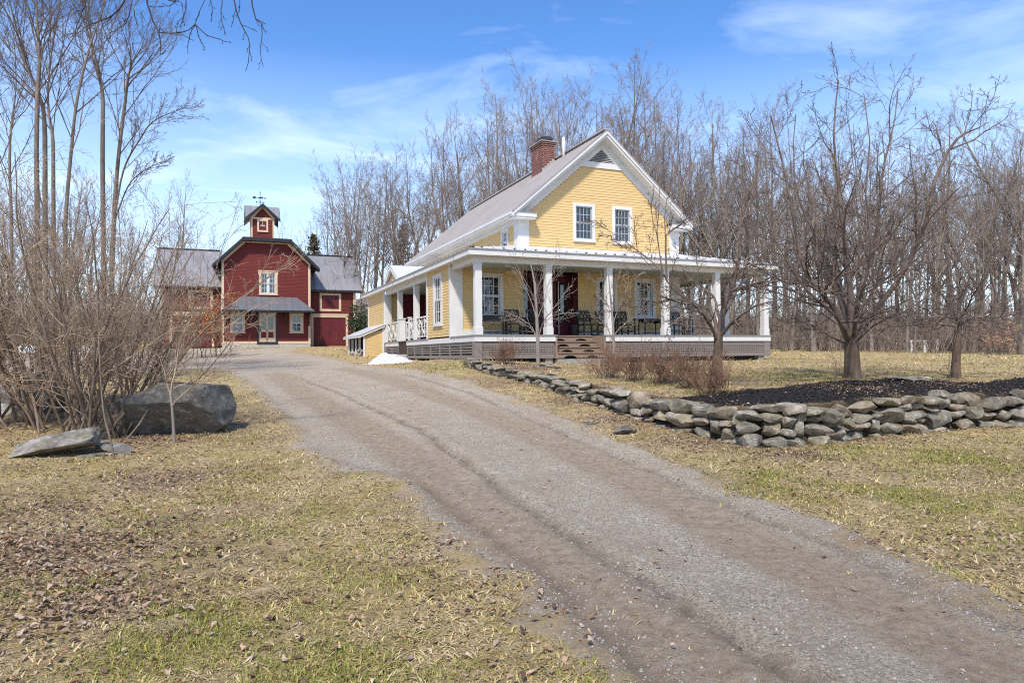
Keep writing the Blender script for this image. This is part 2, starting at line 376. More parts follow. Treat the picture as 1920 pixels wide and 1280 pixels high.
def ground_z(x, y): return float(zt(np.array([x]), np.array([y]))[0])
def hit(px, py):
    d = ray(px, py); t = np.linspace(1.5, 90, 3000); p = t[:, None] * d[None] + np.array([0, 0, EYE])
    g = zt(p[:, 0], p[:, 1]); i = np.where(p[:, 2] < g)[0]
    if len(i) == 0: return p[-1]
    return p[i[0]]
def hits(pts): return np.array([hit(*p)[:2] for p in pts])
ROADPX = [(2150, 1260), (1990, 1192), (1900, 1150), (1760, 1090), (1640, 1035), (1540, 985), (1420, 945), (1300, 890), (1200, 848), (1100, 805), (1020, 775), (950, 745), (880, 721), (820, 704), (760, 694), (700, 689), (655, 681), (615, 671), (580, 664), (540, 660)]
road_r = hits(ROADPX)
lot = np.array([H(-2.6, 29.0, 0)[:2], H(-8.2, 29.2, 0)[:2], H(-14, 29.5, 0)[:2], H(-22, 29.5, 0)[:2], H(-26, 14, 0)[:2]])
road_l = hits([(60, 700), (180, 703), (280, 698), (370, 690), (430, 697), (480, 727), (520, 762), (556, 800), (572, 836), (604, 858), (660, 878), (715, 893), (765, 908), (800, 940), (840, 985), (880, 1040), (930, 1062), (1000, 1085), (1060, 1150), (1130, 1215), (1200, 1300), (1260, 1370)])
ROAD = np.vstack([road_r, lot, road_l, [(1.6, 1.2), (6, 1.0)]])
TR1 = hits([(520, 700), (570, 735), (660, 785), (760, 848), (860, 925), (980, 1022), (1130, 1130), (1330, 1279)])
TR2 = hits([(640, 690), (740, 712), (900, 768), (1050, 835), (1200, 905), (1400, 1010), (1600, 1110), (1860, 1240)])
RUT1 = hits([(560, 705), (620, 730), (700, 765), (790, 806), (870, 862), (960, 930), (1080, 1010), (1200, 1085), (1330, 1165), (1500, 1275)])
RUT2 = hits([(760, 702), (880, 735), (960, 770), (1050, 810), (1200, 873), (1330, 930), (1420, 968), (1560, 1020), (1700, 1090), (1900, 1175)])
RUT3 = hits([(800, 905), (860, 960), (960, 1030), (1040, 1090), (1150, 1205), (1215, 1279)])
MULCH = hits([(1255, 750), (1330, 738), (1430, 728), (1560, 714), (1650, 711), (1760, 713), (1850, 716), (1960, 704), (2050, 712), (2050, 745), (1900, 741), (1750, 748), (1600, 755), (1400, 766), (1330, 762)])
LEAFS = [(80, 1040, .9), (40, 960, .7), (150, 1130, .6), (330, 800, 1.2), (260, 830, .8), (1180, 790, .8), (1300, 830, .7), (1080, 750, .7), (110, 780, 1.6), (1500, 850, .5), (1000, 690, 1.0), (1600, 728, .9), (1750, 716, 1.0), (300, 900, .7)]
LEAFS = [(*hit(a, b)[:2], r) for a, b, r in LEAFS]
GREENS = [(440, 1165, .55), (620, 1240, .45), (1540, 845, 1.3), (1800, 860, 1.6), (1400, 900, 1.0), (820, 690, 1.6), (230, 1010, .5), (430, 700, 2.0), (1700, 940, 1.0), (480, 1010, .6), (620, 960, .5), (1480, 705, 1.6)]
GREENS = [(*hit(a, b)[:2], r) for a, b, r in GREENS]
def masks(x, y):
    sd = sdist(x, y, ROAD); road = np.clip(.5 + sd / 1.0, 0, 1)
    mud = np.maximum(1 - sstep(.25, .55, seg_dist(x, y, TR1)), 1 - sstep(.22, .5, seg_dist(x, y, TR2)))
    mul = np.clip(.5 + sdist(x, y, MULCH) / .8, 0, 1)
    leaf = np.zeros(np.shape(x)); green = np.zeros(np.shape(x))
    for a, b, r in LEAFS: leaf = np.maximum(leaf, np.exp(-((x - a) ** 2 + (y - b) ** 2) / r ** 2))
    for a, b, r in GREENS: green = np.maximum(green, np.exp(-((x - a) ** 2 + (y - b) ** 2) / r ** 2))
    d = seg_dist(x, y, WALL); s = np.where(inside(x, y, HPOLY), d, -d)
    soil = sstep(-.08, .1, s) * (1 - sstep(.35, .55, s)) * (1 - sstep(24, 26, x))
    return road, mud, mul, leaf, green, soil, sd
def detail(x, y, sd, mud):
    inr = sstep(-.2, .25, sd)
    lump = (fbm(x * 1.3, y * 1.3, 3, 3) - .5) * .05 + (fbm(x * 7, y * 7, 3, 9) - .5) * .035
    rd = -.02 * mud + (fbm(x * 5, y * 5, 3, 5) - .5) * .02
    wob = (fbm(x * 3, y * 3, 2, 21) - .5) * .09
    for pl, a, w in ((RUT1, .052, .07), (RUT2, .034, .06), (RUT3, .03, .06)):
        d = seg_dist(x + wob, y + wob, pl)
        rd = rd - a * np.exp(-(d / w) ** 2) * (.5 + fbm(x * 2, y * 2, 2, 31)) + a * .5 * np.exp(-((d - .19) / .09) ** 2)
    near = 1 - sstep(25, 45, np.hypot(x, y))
    berm = .035 * np.exp(-((sd + .05) / .12) ** 2)
    return (lump * (1 - inr * .8) + rd * inr + berm) * near
def axis(lo, hi, near, fine, far):
    v = [near[0]]; s = fine
    while v[-1] < near[1]: v.append(v[-1] + fine)
    a = v[::-1]; s = fine
    while a[-1] > lo: s *= 1.09; a.append(a[-1] - s)
    a = a[::-1]; s = fine
    while a[-1] < hi: s *= 1.09; a.append(a[-1] + s)
    return np.array(a)
gx = axis(-420, 420, (-9, 12.5), .065, 0); gy = axis(-60, 700, (2.4, 19), .06, 0)
X, Y = np.meshgrid(gx, gy)
road, mud, mul, leaf, green, soil, sd = masks(X, Y)
Z = zt(X, Y) + detail(X, Y, sd, mud)
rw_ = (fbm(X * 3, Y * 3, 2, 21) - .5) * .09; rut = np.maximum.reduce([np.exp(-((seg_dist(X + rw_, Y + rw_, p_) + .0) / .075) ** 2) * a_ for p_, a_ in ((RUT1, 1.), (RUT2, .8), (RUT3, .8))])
nx, ny = len(gx), len(gy)
idx = np.arange(nx * ny).reshape(ny, nx)
Q = np.stack([idx[:-1, :-1], idx[:-1, 1:], idx[1:, 1:], idx[1:, :-1]], -1).reshape(-1, 4)
VV = np.stack([X, Y, Z], -1).reshape(-1, 3)
fs = (sd[:-1, :-1] + sd[1:, 1:]).ravel() / 2 > 0
fm = (mul[:-1, :-1] + mul[1:, 1:]).ravel() / 2 > .5
def sheet(name, sel):
    q = Q[sel]; u, inv = np.unique(q, return_inverse=True)
    me = mesh_np(name, VV[u], inv.reshape(-1, 4), None, M['ground'], True)
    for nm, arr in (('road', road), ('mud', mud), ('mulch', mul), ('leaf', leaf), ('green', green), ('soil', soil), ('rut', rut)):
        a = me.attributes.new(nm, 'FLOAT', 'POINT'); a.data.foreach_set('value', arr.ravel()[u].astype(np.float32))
    return tag(link(name, me), kind='structure')
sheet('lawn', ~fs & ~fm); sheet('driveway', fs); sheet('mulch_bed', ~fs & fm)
def gz(x, y):
    x = np.atleast_1d(np.asarray(x, float)); y = np.atleast_1d(np.asarray(y, float))
    m = masks(x, y); return zt(x, y) + detail(x, y, m[6], m[1])
# ------------------------------------------------------------------ building helpers
def clap(mb, fr, c0, c1, left, right, holes=(), ex=.105):
    n = max(1, int(round((c1 - c0) / ex))); ex = (c1 - c0) / n
    for i in range(n):
        a = c0 + i * ex; b = a + ex; m = (a + b) / 2
        l = left(m) if callable(left) else left; r = right(m) if callable(right) else right
        if r <= l: continue
        iv = [(l, r)]
        for h in holes:
            if h[2] < m < h[3]:
                iv = [p for s in iv for p in ((s[0], min(s[1], h[0])), (max(s[0], h[1]), s[1])) if p[1] - p[0] > .01]
        for s in iv:
            jb = .003 * random.random()
            mb.add([fr.p(s[0], .017 + jb, a), fr.p(s[1], .017 + jb, a), fr.p(s[1], .007, b), fr.p(s[0], .007, b), fr.p(s[0], .0, a), fr.p(s[1], .0, a)], [(0, 1, 2, 3), (4, 5, 1, 0)])
def window(parent, fr, a0, a1, c0, c1, cols, rows, cas=.11, cmat='white_paint', smat='sash_white', curt=(), deep=.7, head=0., sillw=.04, mul=False, imat='interior', name='window'):
    m = MB(); t = .045
    m.fbox(fr, a0, a0 + cas, 0, t, c0, c1); m.fbox(fr, a1 - cas, a1, 0, t, c0, c1)
    m.fbox(fr, a0 + cas, a1 - cas, 0, t, c1 - cas, c1); m.fbox(fr, a0 + cas, a1 - cas, 0, t, c0, c0 + cas * .6)
    if head: m.fbox(fr, a0 - head, a1 + head, 0, t + .03, c1, c1 + .07); m.fbox(fr, a0 - head * .6, a0, 0, t - .004, c1 - .22, c1); m.fbox(fr, a1, a1 + head * .6, 0, t - .004, c1 - .22, c1)
    w = m.build(name, M[cmat], parent)
    s = MB(); s.fbox(fr, a0 - sillw, a1 + sillw, 0, t + .04, c0 - .05, c0); s.build('sill', M[cmat], w)
    x0, x1, z0, z1 = a0 + cas, a1 - cas, c0 + cas * .6, c1 - cas
    s = MB(); f = .05
    parts = [(x0, x1)]
    if mul:
        xm = (x0 + x1) / 2; s.fbox(fr, xm - .06, xm + .06, -.05, .02, z0, z1); parts = [(x0, xm - .06), (xm + .06, x1)]
    zm = (z0 + z1) / 2
    for (p0, p1) in parts:
        for (q0, q1, dp) in ((zm, z1, 0.), (z0, zm, -.02)):
            b0, b1 = -.05 + dp, -.005 + dp
            s.fbox(fr, p0, p0 + f, b0, b1, q0, q1); s.fbox(fr, p1 - f, p1, b0, b1, q0, q1)
            s.fbox(fr, p0 + f, p1 - f, b0, b1, q0, q0 + f * .8); s.fbox(fr, p0 + f, p1 - f, b0, b1, q1 - f * .8, q1)
            nc = cols; nr = rows // 2
            for i in range(1, nc):
                a = p0 + f + (p1 - p0 - 2 * f) * i / nc; s.fbox(fr, a - .011, a + .011, b0 + .01, b1 - .006, q0 + f * .8, q1 - f * .8)
            for i in range(1, nr):
                c = q0 + (q1 - q0) * i / nr; s.fbox(fr, p0 + f, p1 - f, b0 + .012, b1 - .009, c - .011, c + .011)
    s.build('sash', M[smat], w)
    g = MB(); g.fbox(fr, x0 + .002, x1 - .002, -.048, -.043, z0, z1); g.build('pane', M['glass'], w)
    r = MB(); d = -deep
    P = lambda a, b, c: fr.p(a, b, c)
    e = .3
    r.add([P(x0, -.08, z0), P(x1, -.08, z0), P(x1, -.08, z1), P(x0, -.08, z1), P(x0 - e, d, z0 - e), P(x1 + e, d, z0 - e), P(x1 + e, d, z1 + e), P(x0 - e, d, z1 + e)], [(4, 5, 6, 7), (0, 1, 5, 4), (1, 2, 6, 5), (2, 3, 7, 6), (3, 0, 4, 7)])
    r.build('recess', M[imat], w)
    for (f0, f1, g0, g1) in curt:
        cu = MB(); n = 14; a0_, a1_ = x0 + (x1 - x0) * f0, x0 + (x1 - x0) * f1; zz0, zz1 = z0 + (z1 - z0) * g0, z0 + (z1 - z0) * g1
        for i in range(n):
            u0 = a0_ + (a1_ - a0_) * i / n; u1 = a0_ + (a1_ - a0_) * (i + 1) / n
            d0 = -.11 - .018 * math.sin(i * 1.9); d1 = -.11 - .018 * math.sin((i + 1) * 1.9)
            cu.add([P(u0, d0, zz0), P(u1, d1, zz0), P(u1, d1, zz1), P(u0, d0, zz1)], [(0, 1, 2, 3)])
        cu.build('curtain', M['curtain'], w)
    return w
def roof_slab(parent, poly, th, mat, ribs=0, rib_dir=None, rib_h=.03, name='roof'):
    """poly: 4 pts eave0, eave1, ridge1, ridge0; standing ribs run eave->ridge"""
    P = [np.array(p, float) for p in poly]; m = MB()
    n = np.cross(P[1] - P[0], P[3] - P[0]); n /= np.linalg.norm(n)
    if n[2] < 0: n = -n
    m.prism(P, -n * th)
    if ribs:
        for i in range(ribs + 1):
            f = (i + .0) / ribs
            a = P[0] + (P[1] - P[0]) * f; b = P[3] + (P[2] - P[3]) * f
            if rib_dir is not None:
                # parallel ribs clipped to the slab
                rd = np.array(rib_dir, float); L = (P[3] - P[0]) @ rd / (rd @ rd); b = a + rd * 1.0
                # clip against hips
                b = clip_rib(a, rd, P)
                if b is None: continue
            if np.linalg.norm(b - a) < .1: continue
            m.bar(a + n * (rib_h / 2), b + n * (rib_h / 2), .022, rib_h, n)
    return m.build(name, M[mat], parent)
def clip_rib(a, rd, P):
    best = None
    nn = np.cross(P[1] - P[0], P[3] - P[0]); nn /= np.linalg.norm(nn)
    for (p, q) in ((P[1], P[2]), (P[2], P[3]), (P[3], P[0])):
        e = q - p; A = np.stack([rd, -e, nn], 1)
        try: s = np.linalg.solve(A, p - a)
        except Exception: continue
        if s[0] > .02 and -1e-3 <= s[1] <= 1.001 and (best is None or s[0] < best): best = s[0]
    return None if best is None else a + rd * best
X3 = np.array([1., 0, 0]); Y3 = np.array([0, 1., 0])
# ------------------------------------------------------------------ the yellow farmhouse
house = empty('farmhouse', H(0, 0, 0), YAW, 'yellow clapboard farmhouse with white trim, brick chimney and wraparound porch', 'house')
xm, xr, yf, yb = 2.68, 9.98, 2.54, 17.6
xc = (xm + xr) / 2; PK = 8.107; SL = .851; ZS = 3.44
ff = Fr((0, yf, 0), X3, -Y3)                        # front wall
fl = Fr((0, 0, 0), Y3, -X3)                         # lower left wall (x = 0)
fu = Fr((xm, 0, 0), Y3, -X3)                        # upper left wall
W_LOW = [(.95, 2.05, .72, 2.36), (6.02, 6.98, .74, 2.36), (7.78, 8.80, .78, 2.38)]
W_UP = [(5.02, 6.0, 3.77, 5.25), (6.79, 7.73, 3.77, 5.25)]
door_hole = (2.86, 5.21, 0, 2.5)
holes = [(a + .05, b - .05, c + .02, d - .05) for a, b, c, d in W_LOW + W_UP] + [door_hole]
m = MB()
clap(m, ff, .24, 2.5, .44, 9.56, holes)
le = lambda c: 3.12 if c < 4.77 else 3.15 + (c - 4.77) / SL - .02
clap(m, ff, 3.36, 6.74, le, lambda c: 2 * xc - le(c), holes)
m.build('wall', M['yellow_siding'], house)
m = MB(); hl = [(3.55, 4.6, .52, 2.38)]
clap(m, fl, .02, 2.6, 2.62, 5.5, hl); clap(m, fl, -.02, 2.6, 13.5, 17.6)
clap(m, Fr((0, 13.42, 0), X3, -Y3), 0, 2.5, .32, .72)
clap(m, fu, 3.3, 4.32, 2.8, 17.6, [(3.5, 4.1, 3.4, 4.2)])
m.build('wall', M['yellow_siding'], house)
m = MB(); m.box(xr - .05, xr, yf + .02, yb, -.2, 4.6); m.box(xm, xr, yb, yb + .06, -.3, 4.6); m.box(0, xm, yb, yb + .06, -.3, 2.75); m.prism([(xm, yb, 4.6), (xr, yb, 4.6), (xc, yb, PK - .25)], (0, .06, 0)); m.build('wall', M['yellow_siding'], house)
m = MB()
m.box(.03, 2.66, 2.6, 5.55, -.3, 2.5); m.build('core', M['interior'], house) if False else None
# trim
m = MB(); B = .04
m.fbox(ff, 0, .45, 0, B, -.02, 2.5); m.fbox(ff, 9.55, xr + .02, 0, B, 0, 2.5)
m.fbox(ff, .45, 2.86, 0, B + .004, 0, .24); m.fbox(ff, 5.21, 9.55, 0, B + .004, 0, .24)
m.fbox(ff, xm - .02, 3.13, 0, B, 3.3, 4.42); m.fbox(ff, 9.53, xr + .02, 0, B, 3.3, 4.42)
m.fbox(fl, 2.50, 2.64, 0, B - .004, -.02, 2.6); m.fbox(fl, 5.48, 5.66, 0, B - .004, -.02, 2.6); m.fbox(fl, 13.36, 13.52, 0, B - .004, -.04, 2.6); m.fbox(fl, 17.5, 17.64, 0, B - .004, -.3, 2.6)
m.box(0, .33, 13.33, 13.40, 0, 2.4)
m.fbox(fu, 2.52, 2.86, 0, B - .004, 3.3, 4.3); m.fbox(fu, 2.52, 17.65, 0, B + .006, 4.28, 4.62)
# gable frieze boards and top panel
for sgn in (-1, 1):
    q = lambda x, z: (xc + sgn * (x - xc), yf - .036, z)
    m.prism([q(xm - .02, 4.36), q(3.13, 4.76), q(5.43, 6.72), q(xc, 6.72 + (xc - 5.43) * SL), q(xc, 7.9), q(xm - .02, 4.78)], (0, .034, 0))
m.fbox(ff, 5.28, 2 * xc - 5.28, .036, .055, 6.70, 6.93)
m.prism([(5.45, yf - .05, 6.90), (5.74, yf - .05, 6.94), (xc, yf - .05, 7.46), (xc, yf - .05, 7.66)], (0, .02, 0)); m.prism([(2 * xc - 5.45, yf - .05, 6.90), (2 * xc - 5.74, yf - .05, 6.94), (xc, yf - .05, 7.46), (xc, yf - .05, 7.66)], (0, .02, 0))
m.build('trim', M['white_paint'], house)
lv = MB(); lv.prism([(5.74, yf - .040, 6.93), (2 * xc - 5.74, yf - .040, 6.93), (xc, yf - .040, 7.46)], (0, .003, 0)); lo = lv.build('louver', M['interior_light'], house)
lv = MB()
for i in range(7):
    z = 6.96 + i * .07; hw = (7.46 - z) / SL - .03
    if hw > .04: lv.hexa([(xc - hw, yf - .062, z), (xc + hw, yf - .062, z), (xc + hw, yf - .043, z + .018), (xc - hw, yf - .043, z + .018), (xc - hw, yf - .060, z + .008), (xc + hw, yf - .060, z + .008), (xc + hw, yf - .041, z + .026), (xc - hw, yf - .041, z + .026)])
lv.build('slat', M['sash_grey'], lo)
# main roof
y0, y1 = 2.05, 18.0
RT = lambda x: PK - SL * abs(x - xc)
roof_slab(house, [(xm - .4, y0, RT(xm - .4)), (xm - .4, y1, RT(xm - .4)), (xc, y1, PK), (xc, y0, PK)], .05, 'roof_metal', 52, None, .022)
roof_slab(house, [(xr + .4, y0, RT(xr + .4)), (xr + .4, y1, RT(xr + .4)), (xc, y1, PK), (xc, y0, PK)], .05, 'roof_metal', 52, None, .022)
m = MB(); m.bar((xc, y0 - .02, PK + .02), (xc, y1, PK + .02), .3, .05); m.build('roof_ridge', M['roof_metal'], house)
m = MB()
for sgn in (-1, 1):
    q = lambda x, d, y: (xc + sgn * (x - xc), y, RT(x) - d)
    xe = xm - .38
    m.prism([q(xe, .055, y0 + .02), q(xc, .055, y0 + .02), q(xc, .26, y0 + .02), q(xe, .26, y0 + .02)], (0, .04, 0))       # rake board
    m.prism([q(xe, .10, y0 - .03), q(xc, .055, y0 - .03), q(xc, .15, y0 - .03), q(xe, .16, y0 - .03)], (0, .05, 0))
    m.prism([q(xe, .19, y0 + .06), q(xc, .19, y0 + .06), q(xc, .24, y0 + .06), q(xe, .24, y0 + .06)], (0, yf - y0 - .05, 0))  # rake soffit
    bx = lambda x0, x1, a, b, c, d: m.box(min(xc + sgn * (x0 - xc), xc + sgn * (x1 - xc)), max(xc + sgn * (x0 - xc), xc + sgn * (x1 - xc)), a, b, c, d)
    bx(xe, xm + .01, yf - .02, y1 - .1, 4.46, 4.62); bx(xe - .03, xe, y0 + .1, y1, 4.47, 4.64); bx(xe - .06, xe - .03, y0 + .1, y1, 4.55, 4.65)
    bx(xe, 3.22, y0 + .06, yf - .041, 4.40, 4.60); bx(xe - .03, 3.26, y0 + .03, y0 + .07, 4.47, 4.62)
m.build('cornice', M['white_paint'], house)
m = MB()
for sgn in (-1, 1):
    a, b = sorted((xc + sgn * (xm - .42 - xc), xc + sgn * (3.28 - xc)))
    m.hexa([(a, y0, 4.625), (b, y0, 4.625), (b, yf - .05, 4.70), (a, yf - .05, 4.70), (a, y0, 4.64), (b, y0, 4.64), (b, yf - .05, 4.72), (a, yf - .05, 4.72)])
m.build_each('return_cap', M['roof_metal'], house)
# upper windows
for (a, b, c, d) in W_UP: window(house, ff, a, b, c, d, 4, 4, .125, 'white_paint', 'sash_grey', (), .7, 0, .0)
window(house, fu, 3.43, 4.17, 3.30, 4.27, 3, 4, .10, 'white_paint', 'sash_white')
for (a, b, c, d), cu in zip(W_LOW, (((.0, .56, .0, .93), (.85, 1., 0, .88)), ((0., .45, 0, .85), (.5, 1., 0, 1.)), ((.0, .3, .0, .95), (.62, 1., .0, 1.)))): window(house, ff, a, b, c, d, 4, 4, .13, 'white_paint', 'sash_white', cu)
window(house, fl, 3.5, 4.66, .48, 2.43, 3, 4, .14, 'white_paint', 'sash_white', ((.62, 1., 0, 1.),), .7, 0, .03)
# chimney
m = MB(); m.box(5.55, 6.17, 6.35, 7.5, 6.6, 8.66); m.box(5.52, 6.20, 6.32, 7.53, 8.66, 8.74); m.box(5.49, 6.23, 6.29, 7.56, 8.74, 8.82)
ch = m.build('chimney', M['brick'], house)
m = MB(); m.box(5.46, 6.26, 6.26, 7.59, 8.82, 8.87); m.build('chimney_crown', M['concrete'], ch)
m = MB()
m.hexa([(5.62, 6.6, 8.98), (6.26, 6.6, 9.06), (6.26, 7.3, 9.06), (5.62, 7.3, 8.98), (5.70, 6.65, 9.15), (6.12, 6.65, 9.19), (6.12, 7.25, 9.19), (5.70, 7.25, 9.15)])
m.cyl((5.9, 6.95, 8.87), (5.9, 6.95, 9.08), .17, .15, 10); m.build('chimney_cap', M['rust_iron'], ch)
m = MB()
for i in range(5):
    z = RT(5.55) - .02 + i * .11; m.box(5.54 + i * .12, 5.68 + i * .12, 6.33, 6.345, z, z + .2)
m.build('flashing', M['roof_metal'], ch)
m = MB(); m.cyl((5.98, 5.1, 7.6), (5.98, 5.1, 8.66), .06, .06, 10); m.build('vent_pipe', M['white_paint'], house, smooth=True)
# porch roof
e0, er, yl, ZE = -.3, 12.7, 18.4, 2.80
yrb = 10.0
roof_slab(house, [(e0, e0, ZE), (er, e0, ZE), (xr, yf, ZS), (xm, yf, ZS)], .04, 'white_metal', 29, (0, 1, (ZS - ZE) / (yf - e0)), .02, 'porch_roof')
roof_slab(house, [(e0, e0, ZE), (e0, yl, ZE), (xm, yl, ZS), (xm, yf, ZS)], .04, 'white_metal', 40, (1, 0, (ZS - ZE) / (xm - e0)), .02, 'porch_roof')
roof_slab(house, [(er, e0, ZE), (er, yrb, ZE), (xr, yrb, ZS), (xr, yf, ZS)], .04, 'white_metal', 22, (-1, 0, (ZS - ZE) / (er - xr)), .02, 'porch_roof')
m = MB()
for i in range(34):
    x = e0 + .15 + i * .39; m.box(x - .02, x + .02, e0 + .18, e0 + .26, ZE + .04, ZE + .085)
for i in range(44):
    y = e0 + .15 + i * .42; m.box(e0 + .18, e0 + .26, y - .02, y + .02, ZE + .04, ZE + .085)
m.build_each('snow_guard', M['black_paint'], house)
m = MB(); f0, f1 = 2.59, 2.765
m.box(e0 + .02, er - .02, e0 + .02, e0 + .05, f0, f1); m.box(e0 + .02, e0 + .05, e0 + .05, yl - .02, f0, f1); m.box(er - .05, er - .02, e0 + .05, yrb, f0, f1); m.box(e0 + .05, xm, yl - .06, yl - .02, f0, f1 + .1)
m.box(e0 + .05, er - .05, e0 + .05, .06, f0, f0 + .03); m.box(e0 + .05, .06, .06, yl - .06, f0, f0 + .03); m.box(12.44, er - .05, .06, yrb, f0, f0 + .03)
m.build('fascia', M['white_paint'], house)
m = MB()
for y in (1.3, 3.9, 6.6, 10.4, 15.): m.box(e0 + .005, e0 + .02, y - .012, y + .012, 2.60, 2.79)
m.build_each('gutter_strap', M['grey_metal'], house)
m = MB()
m.box(e0 - .01, er + .01, e0 - .015, e0 + .02, 2.768, 2.80); m.box(e0 - .015, e0 + .02, e0 + .02, yl, 2.768, 2.80); m.build('drip_edge', M['grey_metal'], house)
m = MB()
m.box(.03, 12.47, .03, .23, 2.40, 2.60); m.box(.03, .23, .23, 2.49, 2.40, 2.60); m.box(12.27, 12.47, .23, 9.9, 2.40, 2.60); m.box(.03, .23, 5.66, 13.36, 2.37, 2.60)
m.build('porch_beam', M['white_paint'], house)
m = MB(); m.box(.23, 12.27, .23, yf, 2.50, 2.53); m.box(xr + .03, 12.27, yf, 9.9, 2.50, 2.53); m.box(.23, xm, 5.6, 13.4, 2.46, 2.5); m.build('porch_ceiling', M['ceiling_paint'], house)
# posts
def post(x, y, h=2.4, w=.115):
    m = MB(); m.box(x - w, x + w, y - w, y + w, .26, h - .06); m.box(x - w - .02, x + w + .02, y - w - .02, y + w + .02, 0, .26); m.box(x - w - .015, x + w + .015, y - w - .015, y + w + .015, h - .06, h)
    return m.build('porch_post', M['white_paint'], house, bevel=.006)
for x in (.17, 2.75, 5.16, 7.59, 9.96, 12.33): post(x, .15)
for y in (2.45, 4.8, 7.2, 9.6): post(12.33, y)
for y in (7.78, 10.75): post(.14, y, 2.37)
# deck, band, skirt
m = MB(); sx0, sx1 = 3.02, 4.87
m.box(-.03, sx0, -.03, yf, -.035, 0); m.box(sx0, sx1, 1.16, yf, -.035, 0); m.box(sx1, 12.53, -.03, yf, -.035, 0); m.box(xr, 12.53, yf, 9.9, -.035, 0); m.box(-.03, xm, 5.66, 13.36, -.035, 0)
m.build('porch_floor', M['deck_wood'], house)
m = MB()
m.box(0, sx0 - .02, 0, .04, -.225, -.035); m.box(sx1 + .02, 12.5, 0, .04, -.225, -.035); m.box(0, .04, .04, 9.05, -.225, -.035); m.box(0, .04, 10.6, 13.42, -.225, -.035); m.box(12.46, 12.5, .04, 9.9, -.225, -.035)
m.build('rim_board', M['white_paint'], house)
m = MB(); zt_, zb_ = -.225, -.80
def skirt(m, x0, x1, bottom=zb_):
    m.box(x0, x1, .05, .09, zt_ - .13, zt_ - .02); m.box(x0, x1, .05, .09, bottom, bottom + .13)
    n = int((x1 - x0) / .105)
    for i in range(n + 1):
        x = x0 + (x1 - x0) * i / n; m.box(x - .026, x + .026, .074, .086, bottom + .13, zt_ - .13)
    k = 4
    for i in range(k):
        z = bottom + .13 + (zt_ - .13 - bottom - .13) * (i + .5) / k * 1.0; m.box(x0, x1, .062, .073, z - .024, z + .024)
for sk in ((.28, 2.92), (4.97, 7.35), (7.55, 9.9), (9.98, 12.2)):
    m = MB(); skirt(m, *sk); m.build('skirt_lattice', M['weathered_wood'], house)
m = MB()
for x0, x1 in ((-.005, .27), (7.35, 7.55), (9.86, 10.02), (12.2, 12.505)): m.box(x0, x1, .03, .10, zb_ - .02, zt_ - .004)
m.box(.005, .10, .10, .30, zb_, zt_ - .004); m.box(12.40, 12.495, .10, .3, zb_, zt_); m.box(12.42, 12.46, .3, 9.9, zb_ + .05, zt_)
m.build_each('skirt_post', M['weathered_wood'], house)
for (a, b) in ((.30, 9.0), (10.65, 13.3)):
    m = MB()
    n = max(2, int((b - a) / 1.12)); 
    for i in range(n + 1):
        y = a + (b - a) * i / n; m.box(.02, .075, y - .045, y + .045, zb_, zt_)
    m.box(.03, .08, a, b, zt_ - .10, zt_ - .01); m.box(.03, .08, a, b, zb_, zb_ + .13)
    for i in range(4):
        z = zb_ + .18 + i * .088; m.hexa([(.03, a, z), (.10, a, z + .05), (.10, b, z + .05), (.03, b, z), (.03, a, z + .05), (.10, a, z + .062), (.10, b, z + .062), (.03, b, z + .05)])
    m.build('skirt_louver', M['weathered_wood'], house)
m = MB(); m.box(.3, 2.9, .35, .4, -1.3, -.23); m.box(4.98, 12.3, .35, .4, -1.3, -.23); m.box(.3, .35, .4, 13.3, -1.2, -.1); m.build_each('shade_backing', M['interior'], house)  # dark sheets added behind the skirt, standing in for shade under the porch
m = MB()
for x in (.4, 2.75, 5.2, 7.5, 10, 12.1): m.box(x - .14, x + .14, .12, .4, -1.45, -.5)
m.build_each('pier', M['concrete'], house)
# front stair let into the deck
st = MB(); st.box(sx0 - .0, sx1 + .0, 1.14, 1.16, -.8, -.04)
for i in range(4):
    yy = .84 - .28 * i; z0, z1 = -.2 * (i + 1) + .0, -.2 * i - .04
    off = .03; arc = []
    poly = [(sx1, z0), (sx1, z1), (sx0, z1), (sx0, z0)]
    for cx in (sx0 + .50, sx0 + 1.38):
        cxx = cx; poly += [(cxx - .24, z0)] + [(cxx - .24 * math.cos(t), z0 + .085 * math.sin(t)) for t in np.linspace(.15, math.pi - .15, 9)] + [(cxx + .24, z0)]
    st.prism([(x, yy, z) for x, z in poly], (0, .03, 0))
    st.box(sx0, sx1, yy - .035, yy + .30, z1, z1 + .04) if i else st.box(sx0, sx1, yy - .03, 1.2, -.038, .002)
ss = st.build('stair', M['step_wood'], house)
m = MB(); m.box(sx0 - .07, sx0, -.0, 1.16, -.82, -.002); m.box(sx1, sx1 + .07, -.0, 1.16, -.82, -.002); m.build_each('stringer', M['step_wood'], ss)
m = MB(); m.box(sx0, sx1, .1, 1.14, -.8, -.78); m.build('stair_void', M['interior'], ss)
m = MB(); m.box(sx0 - .02, sx1 + .05, -.12, .9, -1.3, -.835); m.build('stair_base', M['concrete'], ss)
